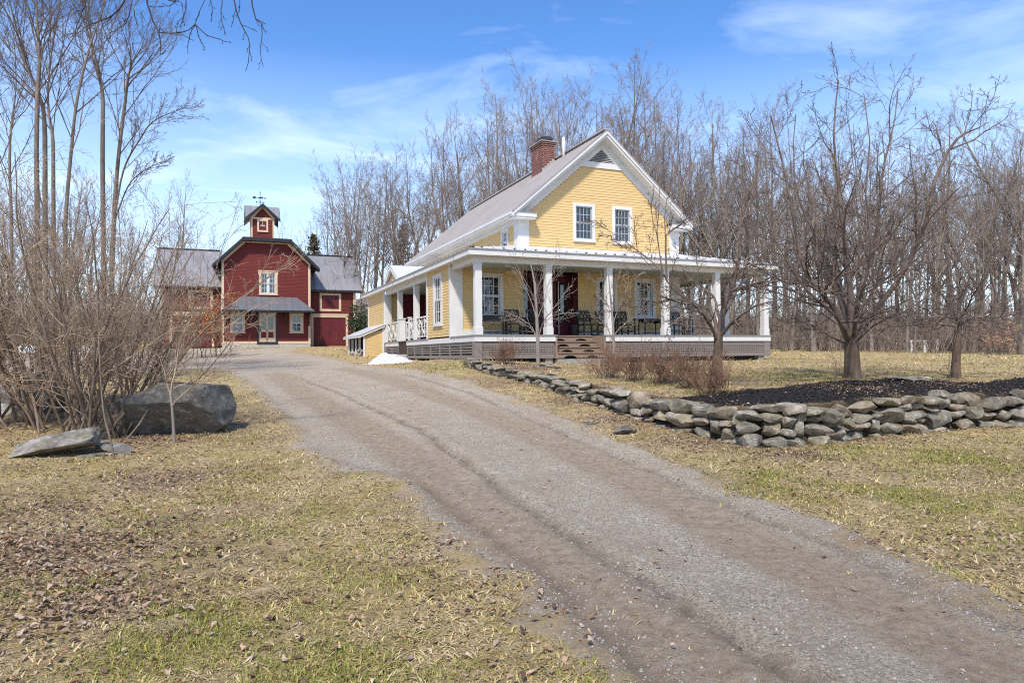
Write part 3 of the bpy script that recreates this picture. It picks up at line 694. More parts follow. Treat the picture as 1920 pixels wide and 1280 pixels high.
# entry alcove
m = MB(); m.box(2.86, 5.21, 3.2, 3.24, 0, 2.5); m.box(2.82, 2.86, yf + .01, 3.24, 0, 2.5); m.box(5.21, 5.25, yf + .01, 3.24, 0, 2.5); m.build('entry_alcove', M['maroon_paint'], house)
d = MB(); d.box(3.55, 4.55, 3.13, 3.195, .03, 2.15)
for (a, b) in ((3.65, 4.0), (4.1, 4.45)):
    d.box(a, b, 3.115, 3.128, .2, .85); d.box(a, b, 3.115, 3.128, 1.0, 1.95)
dd = d.build('door', M['maroon_paint'], house)
m = MB(); m.cyl((4.47, 3.06, 1.02), (4.47, 3.13, 1.02), .03, .03, 8); m.build('handle', M['rust_iron'], dd)
m = MB(); m.box(3.40, 3.5, 3.12, 3.195, 0, 2.3); m.box(4.60, 4.66, 3.10, 3.195, 0, 2.3); m.box(3.5, 4.6, 3.12, 3.195, 2.2, 2.3); m.build('door_frame', M['dark_wood'], house)
for a, b in ((2.95, 3.35), (4.72, 5.12)):
    m = MB(); m.box(a, b, 3.15, 3.19, .6, 2.15); s = m.build('sidelight', M['interior'], house); m = MB(); m.box(a + .03, b - .03, 3.14, 3.146, .65, 2.1); m.build('pane', M['glass'], s)
m = MB(); m.box(4.62, 4.655, 3.075, 3.10, .1, 2.2); m.build('storm_door_edge', M['white_stain'], house)
# side porch recess
m = MB(); m.box(xm, xm + .04, 5.6, 13.4, 0, 2.5); m.build('recess_wall', M['maroon_paint'], house)
m = MB(); m.box(.72, xm, 13.39, 13.42, 0, 2.5); m.build('recess_wall', M['maroon_paint'], house)
m = MB(); m.box(.05, xm, 5.56, 5.60, 0, 2.5); m.build('recess_wall', M['yellow_siding'], house)
m = MB(); m.box(xm - .06, xm - .003, 8.6, 9.5, 0, 2.1); dd = m.build('door', M['red_door'], house); m = MB(); m.cyl((xm - .12, 9.4, 1.), (xm - .06, 9.4, 1.), .03, .03, 8); m.build('handle', M['rust_iron'], dd)
m = MB(); m.box(.75, .85, 13.28, 13.36, 1.55, 1.85); m.cyl((.8, 13.3, 1.85), (.8, 13.3, 1.95), .07, .02, 8); m.build('wall_lantern', M['black_paint'], house)
def railing(ya, yb_):
    m = MB(); m.box(.10, .17, ya, yb_, .90, .96); m.box(.11, .16, ya, yb_, .10, .15); m.box(.12, .15, ya, yb_, .515, .545)
    n = max(1, int(round((yb_ - ya) / .82))); w = (yb_ - ya) / n
    for i in range(n):
        a = ya + i * w; b = a + w
        if i: m.box(.115, .155, a - .02, a + .02, .15, .90)
        for (p, q) in (((.135, a, .15), (.135, b, .90)), ((.135, a, .90), (.135, b, .15))): m.bar(p, q, .03, .035, (1, 0, 0))
        c = (a + b) / 2; m.box(.12, .15, c - .012, c + .012, .15, .90)
    return m.build('porch_railing', M['white_paint'], house)
railing(5.68, 8.92); railing(10.62, 13.3)
m = MB()
for (x, y, w, h) in ((.14, 8.98, .06, 1.0), (.14, 10.42, .14, 1.02)): m.box(x - w, x + w, y - w, y + w, 0, h); m.box(x - w - .03, x + w + .03, y - w - .03, y + w + .03, h, h + .05)
m.build_each('newel', M['white_paint'], house, 2)
m = MB(); g = .3
m.box(g, g + .04, 9.05, 10.25, .82, .90); m.box(g, g + .04, 9.05, 10.25, .10, .18); m.box(g, g + .04, 9.05, 9.13, .18, .82); m.box(g, g + .04, 10.17, 10.25, .18, .82)
m.bar((g + .02, 9.13, .5), (g + .02, 10.17, .5), .06, .03, (1, 0, 0)); m.bar((g + .02, 9.13, .82), (g + .02, 10.17, .5), .06, .03, (1, 0, 0)); m.bar((g + .02, 9.13, .18), (g + .02, 10.17, .5), .06, .03, (1, 0, 0)); m.build('gate', M['white_paint'], house)
m = MB(); m.box(.02, .06, 9.05, 10.6, -.8, -.04); m.build('side_riser', M['dark_wood'], house)
m = MB(); m.box(-.32, .02, 9.05, 10.62, -.95, -.62); m.build('side_step', M['granite'], house, bevel=.015)
m = MB(); m.box(0, .3, 13.36, 17.62, -1., -.02); m.build('foundation', M['concrete'], house)
# small cross gable on the side roof
yg, zg, hw = 12.45, 3.80, 1.5; xg = .25; sl2 = .74 / 1.5
for sgn in (-1, 1):
    roof_slab(house, [(xg - .2, yg + sgn * hw, zg - .74), (2.66, yg + sgn * hw, zg - .74), (2.66, yg, zg), (xg - .2, yg, zg)], .05, 'white_metal', 5, None, .025, 'porch_roof')
m = MB(); clap(m, Fr((xg, yg, 0), Y3, -X3), 2.98, zg - .12, lambda c: -(zg - .1 - c) / sl2, lambda c: (zg - .1 - c) / sl2, (), .1); m.build('gable_wall', M['yellow_siding'], house)
m = MB()
for sgn in (-1, 1): m.prism([(xg - .2, yg + sgn * hw, zg - .79), (xg - .2, yg, zg - .05), (xg - .2, yg, zg - .22), (xg - .2, yg + sgn * hw, zg - .96)], (.04, 0, 0))
m.build('gable_trim', M['white_paint'], house)
# ------------------------------------------------------------------ wood shelter against the side wall
shed = empty('wood_shelter', H(-.55, 15.4, -.75), YAW, 'low yellow lean-to wood shelter with open front against the side of the yellow house', 'shed')
sh = lambda x, y, z: (x + .55, y - 15.4, z + .75)
m = MB(); fr = Fr(sh(-1.1, 13.42, 0), X3, -Y3)
tl = lambda a: .40 + (a) * .40
for i in range(14):
    z0 = -.78 + i * .1; z1 = z0 + .1; a0 = 0.08
    if z1 > tl(0): a0 = max(.08, (z1 - .40) / .40)
    if a0 < .98: m.add([fr.p(a0, .022, z0), fr.p(.98, .022, z0), fr.p(.98, .006, z1), fr.p(a0, .006, z1), fr.p(a0, 0, z0), fr.p(.98, 0, z0)], [(0, 1, 2, 3), (4, 5, 1, 0)])
m.build('wall', M['yellow_siding'], shed)
m = MB(); m.hexa([sh(-1.38, 13.25, .33), sh(-.0, 13.25, .90), sh(-.0, 17.9, .90), sh(-1.38, 17.9, .33), sh(-1.38, 13.25, .36), sh(-.0, 13.25, .94), sh(-.0, 17.9, .94), sh(-1.38, 17.9, .36)]); m.build('roof', M['white_metal'], shed)
m = MB(); m.hexa([sh(-1.36, 13.28, .22), sh(-.02, 13.28, .78), sh(-.02, 13.31, .78), sh(-1.36, 13.31, .22), sh(-1.36, 13.28, .325), sh(-.02, 13.28, .885), sh(-.02, 13.31, .885), sh(-1.36, 13.31, .325)]); P0 = sh(-1.37, 13.31, .24); P1 = sh(-1.34, 17.88, .33); m.box(P0[0], P1[0], P0[1], P1[1], P0[2], P1[2])
fr2 = fr; m.fbox(fr, 0, .10, -.02, .04, -.85, .42); m.fbox(fr, .96, 1.06, -.02, .04, -.85, .78)
for y in (14.5, 15.55, 16.6, 17.65): a = sh(-1.12, y - .045, -.85); b = sh(-1.03, y + .045, .40); m.box(a[0], b[0], a[1], b[1], a[2], b[2])
m.build('frame', M['white_paint'], shed)
m = MB(); a = sh(-.15, 13.45, -.85); b = sh(-.12, 17.75, .8); m.box(a[0], b[0], a[1], b[1], a[2], b[2]); a = sh(-1.1, 17.72, -.85); b = sh(-.12, 17.75, .35); m.box(a[0], b[0], a[1], b[1], a[2], b[2]); m.build('back_boards', M['dark_wood'], shed)
lg = MB(); lg.cyl((-.28, 0, 0), (.28, 0, 0), .075, .068, 9); lm = lg.build('firewood_log', M['cut_log'], None); lm.data.materials[0] = M['cut_log']
first = True
for k in range(26):
    o = lm if first else lm.copy()
    if not first: COL.objects.link(o)
    first = False
    row = k // 11; y = 13.75 + (k % 11) * .36 + random.uniform(-.06, .06)
    o.location = [float(v) for v in H(-.88 + random.uniform(-.08, .08), y, -.70 + row * .145 + random.uniform(0, .03))]; o.rotation_euler = (random.uniform(-.3, .3), random.uniform(-.15, .35), YAW + random.uniform(-.7, .7))
    tag(o, 'grey split log lying in the open wood shelter beside the yellow house', 'log', 'firewood under the lean-to shelter')
# ------------------------------------------------------------------ porch furniture
def armchair(x, y, rz, label, rocker=False, panel=False):
    r = empty('porch_rocker' if rocker else 'porch_chair', H(x, y, 0.002), YAW + rz, label, 'chair', 'black wooden chairs on the porch')
    m = MB(); w = .29
    m.box(-w, w, -.27, .25, .42, .46); s = m.build('seat', M['green_black_paint'], r)
    for sx in (-1, 1):
        for yy, h in ((-.24, .64), (.24, .46)):
            m = MB(); m.box(sx * w - .025, sx * w + .025, yy - .025, yy + .025, .05 if rocker else 0, h); m.build('leg', M['green_black_paint'], r)
        m = MB(); m.box(sx * w - .04, sx * w + .04, -.30, .27, .64, .67); m.build('armrest', M['green_black_paint'], r)
        if rocker: 
            m = MB()
            for i in range(8):
                a = -.42 + i * .12; f = lambda t: .02 + .20 * t * t * .6
                m.bar((sx * w, a, f(a) + .01), (sx * w, a + .12, f(a + .12) + .01), .035, .04)
            m.build('rocker_rail', M['green_black_paint'], r)
    m = MB(); m.bar((-w + .02, .25, .45), (-w + .02, .40, .98), .045, .035, (0, 1, 0)); m.bar((w - .02, .25, .45), (w - .02, .40, .98), .045, .035, (0, 1, 0))
    m.bar((-w, .395, .95), (w, .395, .95), .03, .09); m.bar((-w, .30, .60), (w, .30, .60), .03, .05)
    if panel: m.hexa([(-w + .04, .29, .62), (w - .04, .29, .62), (w - .04, .31, .62), (-w + .04, .31, .62), (-w + .04, .385, .92), (w - .04, .385, .92), (w - .04, .405, .92), (-w + .04, .405, .92)])
    for i in range(3):
        a = -w + .04 + i * (2 * w - .08) / 3; b = a + (2 * w - .08) / 3
        m.bar((a, .315, .63), (b, .385, .92), .03, .028, (0, 1, 0)); m.bar((b, .315, .63), (a, .385, .92), .03, .028, (0, 1, 0))
    m.build('backrest', M['green_black_paint'], r)
    m = MB(); m.box(-w, w, -.25, -.22, .14, .18); m.box(-w, w, .22, .25, .14, .18); m.box(-w - .01, -w + .02, -.24, .24, .2, .23); m.box(w - .02, w + .01, -.24, .24, .2, .23); m.build('stretcher', M['green_black_paint'], r)
    return r
def table(x, y, w, d, h, label, bench=False):
    r = empty('console_table' if not bench else 'side_table', H(x, y, .002), YAW, label, 'table')
    m = MB(); m.box(-w / 2, w / 2, -d / 2, d / 2, h - .04, h); m.build('tabletop', M['black_paint'], r)
    m = MB(); m.box(-w / 2 + .03, w / 2 - .03, -d / 2 + .03, -d / 2 + .05, h - (.22 if not bench else .10), h - .04); m.box(-w / 2 + .03, w / 2 - .03, d / 2 - .05, d / 2 - .03, h - .16, h - .04); m.box(-w / 2 + .03, -w / 2 + .05, -d / 2 + .05, d / 2 - .05, h - .16, h - .04); m.box(w / 2 - .05, w / 2 - .03, -d / 2 + .05, d / 2 - .05, h - .16, h - .04); m.build('apron', M['black_paint'], r)
    for sx in (-1, 1):
        for sy in (-1, 1):
            m = MB(); m.box(sx * (w / 2 - .03) - .02, sx * (w / 2 - .03) + .02, sy * (d / 2 - .03) - .02, sy * (d / 2 - .03) + .02, 0, h - .04); m.build('leg', M['black_paint'], r)
    m = MB(); m.box(-w / 2 + .05, w / 2 - .05, -d / 2 + .015, -d / 2 + .04, .12, .15); m.box(-w / 2 + .05, w / 2 - .05, d / 2 - .04, d / 2 - .015, .12, .15); m.build('stretcher', M['black_paint'], r)
table(1.32, 1.75, 1.0, .42, .74, 'black long console table on the porch under the first window by the corner post')
armchair(2.2, 1.75, 0, 'black armchair with lattice back right of the console table and left of the maroon entry', panel=False)
armchair(2.72, 1.55, -.7, 'black chair turned toward the steps, close beside the maroon entry')
armchair(5.2, 1.75, 0, 'black armchair with lattice back just right of the maroon entry')
armchair(6.05, 1.7, .25, 'black rocking chair beneath the narrow window behind the thin porch sapling', True)
armchair(6.85, 1.75, 0, 'black armchair between the narrow window and the rightmost porch window')
table(7.92, 1.6, .85, .5, .68, 'black table below the rightmost porch window', True)
armchair(8.75, 1.3, .9, 'black slatted chair at the end of the front wall behind the forked yard tree')
armchair(9.5, 1.6, .35, 'black rocking chair at the right end of the porch past the house corner', True)
for x, y, h, rr, lb in ((4.75, 2.0, .42, .2, 'black round planter pot standing right of the maroon door'), (3.15, 2.2, .40, .18, 'black round planter pot standing left of the maroon door')):
    p = empty('planter_pot', H(x, y, .002), YAW, lb, 'pot'); m = MB(); m.cyl((0, 0, 0), (0, 0, h), rr * .72, rr, 14); m.cyl((0, 0, h - .05), (0, 0, h), rr * 1.08, rr * 1.08, 14); m.build('pot', M['black_paint'], p)
    m = MB(); m.cyl((0, 0, h + .001), (0, 0, h + .004), rr * .9, rr * .9, 12); m.build('soil', M['interior'], p)

# ------------------------------------------------------------------ the red barn
barn = empty('barn', H(-4.7, 30, 0), YAW, 'red clapboard barn with clipped gable, square cupola and grey metal wings', 'barn')
def BL(p): return (p[0] + 4.7, p[1] - 30, p[2])
bx = -7.63; bxr = -1.73; bc = (bx + bxr) / 2; BW = (bxr - bx) / 2
fb = Fr(BL((0, 30, 0)), X3, -Y3)
zE, zK, xK = 5.85, 7.23, 1.40
edge = lambda c: BW - .14 if c < zE - .02 else max(xK, BW - .10 - (c - zE + .02) * (BW - .10 - xK) / (zK + .06 - zE + .02))
wl_ = (-7.07, -6.13, 1.02, 2.42); wr_ = (-3.17, -2.23, 1.02, 2.46); wu = (-5.21, -3.98, 3.70, 5.32); dr = (-5.34, -3.98, .2, 2.56)
hol = [(a + .05, b - .05, c, d - .05) for a, b, c, d in (wl_, wr_, wu)] + [dr]
m = MB(); clap(m, fb, .40, zK + .08, lambda c: bc - edge(c), lambda c: bc + edge(c), hol, .10); m.build('wall', M['red_siding'], barn)
m = MB()
for x in (bx, bxr - .04): p0 = BL((x, 30.02, .2)); p1 = BL((x + .04, 40, zE + .2)); m.box(p0[0], p1[0], p0[1], p1[1], p0[2], p1[2])
m.build('wall', M['red_siding'], barn)
m = MB(); m.fbox(fb, bx, bx + .16, 0, .04, .2, zE); m.fbox(fb, bxr - .16, bxr, 0, .04, .2, zE); m.fbox(fb, bx + .16, -5.36, 0, .045, .22, .40); m.fbox(fb, -3.96, bxr - .16, 0, .045, .22, .40)
for sgn in (-1, 1):
    q = lambda x, z: fb.p(bc + sgn * x, .04, z)
    m.prism([q(BW, zE - .04), q(BW - .06, zE - .02), q(xK, zK + .06), q(xK + .05, zK + .24), q(BW, zE + .14)], np.array([0, .03, 0]))
m.fbox(fb, bc - xK - .05, bc + xK + .05, .005, .042, zK + .06, zK + .24)
m.build('trim', M['cream_trim'], barn)
m = MB(); p0 = BL((bx + .02, 29.97, -.4)); p1 = BL((bxr - .02, 30.3, .205)); m.box(p0[0], p1[0], p0[1], p1[1], p0[2], p1[2]); m.build('foundation', M['granite'], barn)
# main roof: steep sides, clipped front, cap
yr0, yr1 = 29.45, 41.
o = lambda x, y, z: np.array(BL((x, y, z)))
for sgn in (-1, 1):
    q = lambda x, y, z: o(bc + sgn * x, y, z)
    r = roof_slab(barn, [q(3.52, yr0, 5.62), q(3.52, yr1, 5.62), q(1.55, yr1, 7.58), q(1.55, yr0, 7.58)], .10, 'dark_metal', 18, None, .03)
    m = MB(); m.prism([q(3.56, yr0 - .02, 5.56), q(1.58, yr0 - .02, 7.52), q(1.58, yr0 - .02, 7.32), q(3.56, yr0 - .02, 5.36)], (0, .05, 0)); m.prism([q(3.50, yr0 + .03, 5.42), q(1.58, yr0 + .03, 7.36), q(1.58, yr0 + .03, 7.33), q(3.50, yr0 + .03, 5.38)], (0, .54, 0)); m.build('rake_board', M['black_paint'], barn)
roof_slab(barn, [o(bc - 1.58, yr0, 7.58), o(bc + 1.58, yr0, 7.58), o(bc + 1.58, yr1, 7.95), o(bc - 1.58, yr1, 7.95)], .10, 'dark_metal', 8, None, .03)
m = MB(); a = o(bc - 1.62, yr0 - .03, 7.36); b = o(bc + 1.62, yr0 + .02, 7.60); m.box(a[0], b[0], a[1], b[1], a[2], b[2]); a = o(bc - 1.6, yr0 + .02, 7.36); b = o(bc + 1.6, 29.96, 7.40); m.box(a[0], b[0], a[1], b[1], a[2], b[2]); m.build('rake_board', M['black_paint'], barn)
# windows and door
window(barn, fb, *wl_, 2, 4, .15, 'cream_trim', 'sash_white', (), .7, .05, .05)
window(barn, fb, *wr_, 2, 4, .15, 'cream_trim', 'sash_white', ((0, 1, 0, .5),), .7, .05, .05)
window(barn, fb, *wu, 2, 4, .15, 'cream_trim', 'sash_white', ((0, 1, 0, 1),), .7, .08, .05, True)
m = MB(); m.fbox(fb, -5.34, -5.22, -.02, .05, .22, 2.56); m.fbox(fb, -4.12, -3.98, -.02, .05, .22, 2.56); m.fbox(fb, -5.22, -4.12, -.02, .05, 2.44, 2.56); m.fbox(fb, -5.36, -3.96, 0, .07, .2, .36); m.build('door_frame', M['black_paint'], barn)
m = MB(); a, b = -5.21, -4.13; mid = (a + b) / 2
for x0, x1, z0, z1 in ((a, a + .13, .37, 2.43), (b - .13, b, .37, 2.43), (mid - .06, mid + .06, .37, 2.43), (a + .13, b - .13, 2.30, 2.43), (a + .13, b - .13, .37, .66), (a + .13, b - .13, 1.06, 1.24)): m.fbox(fb, x0, x1, -.03, .01, z0, z1)
dd = m.build('door', M['cream_trim'], barn)
m = MB(); m.fbox(fb, a + .1, b - .1, -.03, -.012, .6, 1.1); m.build('panel', M['red_siding'], dd)
m = MB(); m.fbox(fb, a + .1, b - .1, -.02, -.014, 1.2, 2.33); m.build('pane', M['glass'], dd); m = MB(); m.fbox(fb, a + .1, b - .1, -.5, -.45, 1.1, 2.4); m.build('recess', M['interior_light'], dd)
m = MB(); m.fbox(fb, a + .03, a + .09, .01, .05, 1.05, 1.45); m.build('handle', M['black_paint'], dd)
m = MB(); m.fbox(fb, -5.3, -4.0, .04, .5, -.02, .13); m.build('step', M['granite'], barn)
# awning
ya = 28.78; aw = [(-7.60, ya, 2.52), (-1.58, ya, 2.52), (-2.66, 29.97, 3.52), (-6.40, 29.97, 3.52)]
r = roof_slab(barn, [o(*p) for p in aw], .04, 'dark_metal', 12, (0, 1.19, 1.0), .03, 'awning')
for s, tri in (('l', [aw[0], aw[3], (-7.60, 29.97, 2.52)]), ('r', [aw[1], aw[2], (-1.58, 29.97, 2.52)])):
    m = MB(); m.prism([o(*p) for p in tri], (0, 0, -.04)); m.build('awning', M['dark_metal'], barn)
m = MB(); a = o(-7.62, ya - .03, 2.40); b = o(-1.56, ya + .01, 2.525); m.box(a[0], b[0], a[1], b[1], a[2], b[2])
for x in (-7.62, -1.6): a = o(x, ya + .01, 2.40); b = o(x + .04, 29.98, 2.52); m.box(a[0], b[0], a[1], b[1], a[2], b[2])
m.build('awning_fascia', M['black_paint'], barn)
m = MB(); a = o(-7.5, ya + .05, 2.41); b = o(-1.7, 29.95, 2.43); m.box(a[0], b[0], a[1], b[1], a[2], b[2]); m.build('awning_soffit', M['black_paint'], barn)
for x in (-7.42, -5.72, -3.48, -1.86):
    m = MB(); m.fbox(fb, x - .05, x + .05, .04, .12, 1.5, 2.41); m.fbox(fb, x - .05, x + .05, .12, .9, 2.30, 2.41)
    pts = [(.12 + .7 * (1 - math.cos(t)), 1.62 + .70 * math.sin(t)) for t in np.linspace(0, math.pi / 2, 7)]
    for p, q in zip(pts[:-1], pts[1:]): m.bar(fb.p(x, p[0], p[1]), fb.p(x, q[0], q[1]), .09, .08, (1, 0, 0))
    m.build('awning_bracket', M['black_paint'], barn)
# wings
def wing(x0, x1, xo, sgn):
    yw, ye, yr, ze, zr = 31.2, 30.85, 33.6, 4.22, 7.12
    fw = Fr(BL((0, yw, 0)), X3, -Y3)
    if sgn > 0: hay = (-.94, .62, 2.66, 4.0); bd = (-1.55, 1.12, .05, 2.36)
    else: hay = (-9.75, -8.2, 2.66, 4.0); bd = (-10.9, -8.1, .05, 2.36)
    m = MB(); clap(m, fw, .08, 4.3, x0, x1, [(hay[0] + .05, hay[1] - .05, hay[2], hay[3]), (bd[0] + .05, bd[1] - .05, bd[2], bd[3])], .10)
    e = x1 if sgn > 0 else x0; m.prism([BL((e, yw, .1)), BL((e, 36, .1)), BL((e, 36, 4.3)), BL((e, yr, 6.95)), BL((e, yw, 4.4))], (sgn * .03, 0, 0)); m.build('wall', M['red_siding'], barn)
    m = MB(); m.fbox(fw, *((x1 - .15, x1 + .04) if sgn > 0 else (x0 - .04, x0 + .15)), 0, .04, .05, 4.3)
    m.build('trim', M['cream_trim'], barn)
    ax, bx_ = (x0 - .05, xo) if sgn > 0 else (xo, x1 + .05)
    roof_slab(barn, [o(ax, ye, ze), o(bx_, ye, ze), o(bx_, yr, zr), o(ax, yr, zr)], .06, 'grey_metal', int((bx_ - ax) / .46), None, .035)
    roof_slab(barn, [o(ax, 2 * yr - ye, ze), o(bx_, 2 * yr - ye, ze), o(bx_, yr, zr), o(ax, yr, zr)], .06, 'grey_metal')
    m = MB(); a = o(ax, ye - .03, ze - .16); b = o(bx_, ye + .02, ze - .02); m.box(a[0], b[0], a[1], b[1], a[2], b[2]); a = o(ax, ye + .02, ze - .16); b = o(bx_, yw, ze - .12); m.box(a[0], b[0], a[1], b[1], a[2], b[2]); m.build('eave_board', M['black_paint'], barn); m = MB(); m.bar(o(ax, yr, zr + .02), o(bx_ - .1, yr, zr + .02), .18, .07); m.build('ridge_cap', M['black_paint'], barn)
    for k, (a0, a1, c0, c1) in enumerate((hay, bd)):
        w = .16; m = MB(); m.fbox(fw, a0, a0 + w, 0, .05, c0, c1); m.fbox(fw, a1 - w, a1, 0, .05, c0, c1); m.fbox(fw, a0 + w, a1 - w, 0, .05, c1 - w, c1)
        if k == 0: m.fbox(fw, a0 + w, a1 - w, 0, .05, c0, c0 + w)
        else: m.fbox(fw, a0 - .05, a1 + .05, 0, .075, c1, c1 + .10)
        fr_ = m.build('hay_door' if k == 0 else 'barn_door', M['cream_trim'], barn)
        m = MB(); z0 = c0 + (w if k == 0 else .0); z1 = c1 - w; n = max(3, int((a1 - a0 - 2 * w) / .16)); dx = (a1 - a0 - 2 * w) / n
        for i in range(n): m.fbox(fw, a0 + w + i * dx + .004, a0 + w + (i + 1) * dx - .004, -.03, .0, z0, z1)
        mid = (a0 + a1) / 2
        L, R = a0 + w, a1 - w
        if k == 1:
            for p, q in (((L, z1 - .1), (mid - .1, z0 + .05)), ((mid + .05, z1 - .05), (R, z0 + .1))): m.bar(fw.p(p[0], .01, p[1]), fw.p(q[0], .01, q[1]), .02, .13, np.cross(np.array([q[0] - p[0], 0, q[1] - p[1]]), Y3))
            m.fbox(fw, L, R, .0, .018, z1 - .12, z1); m.fbox(fw, mid - .012, mid + .012, .0, .012, z0, z1 - .12)
        else:
            for p, q in (((L, z0), (R, z1)), ((L, z1), (R, z0))): m.bar(fw.p(p[0], .008, p[1]), fw.p(q[0], .008, q[1]), .018, .09, np.cross(np.array([q[0] - p[0], 0, q[1] - p[1]]), Y3))
        m.build('door_leaf', M['red_door'], fr_)
        m = MB(); m.fbox(fw, mid - .05, mid + .05, .02, .05, (z0 + z1) / 2 - .09, (z0 + z1) / 2 + .09); m.build('latch', M['rust_iron'], fr_)
wing(-1.70, 1.67, 2.08, 1); wing(-11.45, -7.66, -11.85, -1)
# cupola
cx0, cx1, cy0, cy1, cz0, cz1 = -5.70, -4.16, 30.55, 32.1, 7.6, 9.2; cc = (cx0 + cx1) / 2; cyc = (cy0 + cy1) / 2
fc = Fr(BL((0, cy0, 0)), X3, -Y3); fcl = Fr(BL((cx0, 0, 0)), Y3, -X3)
m = MB(); clap(m, fc, 7.66, 10.0, lambda c: cx0 + .1 if c < 9.15 else cc - (10.05 - c) * .86, lambda c: cx1 - .1 if c < 9.15 else cc + (10.05 - c) * .86, [(-5.1, -4.78, 8.35, 9.0), (-4.78, -4.76, 8.35, 9.0)], .10)
clap(m, fcl, 7.66, 9.9, lambda c: .1 + cy0 if c < 9.15 else cyc - (10.0 - c) * .9, lambda c: cy1 - .1 if c < 9.15 else cyc + (10.0 - c) * .9, (), .10)
a = o(cx0 + .02, cy0 + .03, 7.5); b = o(cx1, cy1, 9.2); m.box(a[0], b[0], a[1], b[1], a[2], b[2])
cu = m.build('cupola', M['red_siding'], barn)
m = MB(); 
for x0, x1 in ((cx0 - .02, cx0 + .10), (cx1 - .10, cx1 + .02)): m.fbox(fc, x0, x1, 0, .035, 7.6, 9.2)
m.fbox(fc, cx0 + .10, cx1 - .10, 0, .035, 9.08, 9.2); m.fbox(fc, cx0, cx1, 0, .05, 7.56, 7.68); m.fbox(fcl, cy0, cy0 + .12, 0, .03, 7.6, 9.2); m.fbox(fcl, cy1 - .12, cy1, 0, .03, 7.6, 9.2)
for sgn in (-1, 1):
    q = lambda x, z: fc.p(cc + sgn * x, .03, z); m.prism([q(.80, 9.2), q(.62, 9.2), q(0, 9.88), q(0, 10.05)], (0, .025, 0))
m.build('trim', M['cream_trim'], cu)
window(cu, fc, -5.29, -4.56, 8.22, 9.08, 2, 2, .12, 'cream_trim', 'sash_white', ((0, 1, 0, .5),), .3, 0, .0)
zp = 10.16; sl3 = .92
m = MB(); mk = MB()
for sgn in (-1, 1):
    for (a, e) in (('f', cy0 - .38), ('b', cy1 + .38)):
        s_ = -1 if a == 'f' else 1; hy = abs(e - cyc)
        T = [o(cc, cyc, zp), o(cc, e, zp), o(cc + sgn * 1.15, e, zp - 1.15 * sl3)]; n = np.cross(T[1] - T[0], T[2] - T[0]); n /= np.linalg.norm(n); n = n if n[2] > 0 else -n; m.prism(T, -n * .05)
    for xo in (cx0 - .38, cx1 + .38):
        T = [o(cc, cyc, zp), o(xo, cyc, zp), o(xo, cyc + sgn * 1.15, zp - 1.15 * sl3)]; n = np.cross(T[1] - T[0], T[2] - T[0]); n /= np.linalg.norm(n); n = n if n[2] > 0 else -n; m.prism(T, -n * .05)
        for f in (.35, .7):
            xx = cc + (xo - cc) * f; L = 1.15 * f * .97; m.bar(o(xx, cyc + sgn * .02, zp + .01), o(xx, cyc + sgn * L, zp + .01 - L * sl3), .02, .025)
    for yy in (cy0 - .41, cy1 + .37): mk.prism([o(cc + sgn * 1.18, yy, zp - 1.18 * sl3 - .01), o(cc, yy, zp - .01), o(cc, yy, zp - .20), o(cc + sgn * 1.18, yy, zp - 1.18 * sl3 - .20)], (0, .04, 0))
    for xx in (cx0 - .41, cx1 + .37): mk.prism([o(xx, cyc + sgn * 1.14, zp - 1.14 * sl3 - .02), o(xx, cyc, zp - .02), o(xx, cyc, zp - .20), o(xx, cyc + sgn * 1.14, zp - 1.14 * sl3 - .20)], (.04, 0, 0))
m.build('roof', M['grey_metal'], cu); mk.build('rake_board', M['black_paint'], cu)
vb = o(cc - .12, cyc, zp)
m = MB(); m.cyl(vb, vb + [0, 0, .95], .022, .015, 6); m.cyl(vb + [0, 0, .95], vb + [0, 0, 1.12], .04, .005, 6)
for d in ((1, 0, 0), (0, 1, 0)): d = np.array(d, float); m.bar(vb + [0, 0, .28] - d * .24, vb + [0, 0, .28] + d * .24, .02, .02)
for d in ((1, 0), (-1, 0), (0, 1), (0, -1)): p = vb + np.array([d[0] * .25, d[1] * .25, .28]); m.box(p[0] - .03, p[0] + .03, p[1] - .03, p[1] + .03, p[2] - .045, p[2] + .045)
m.bar(vb + [-.42, 0, .60], vb + [.38, 0, .60], .02, .025); m.box(vb[0] - .5, vb[0] - .30, vb[1] - .012, vb[1] + .012, vb[2] + .52, vb[2] + .68); m.cyl(vb + [.30, 0, .60], vb + [.44, 0, .60], .06, .004, 6); m.cyl(vb + [-.03, -.03, .55], vb + [-.03, -.03, .65], .07, .07, 8); m.box(vb[0] + .05, vb[0] + .2, vb[1] - .012, vb[1] + .012, vb[2] + .56, vb[2] + .68)
m.build('weathervane', M['rust_iron'], barn)

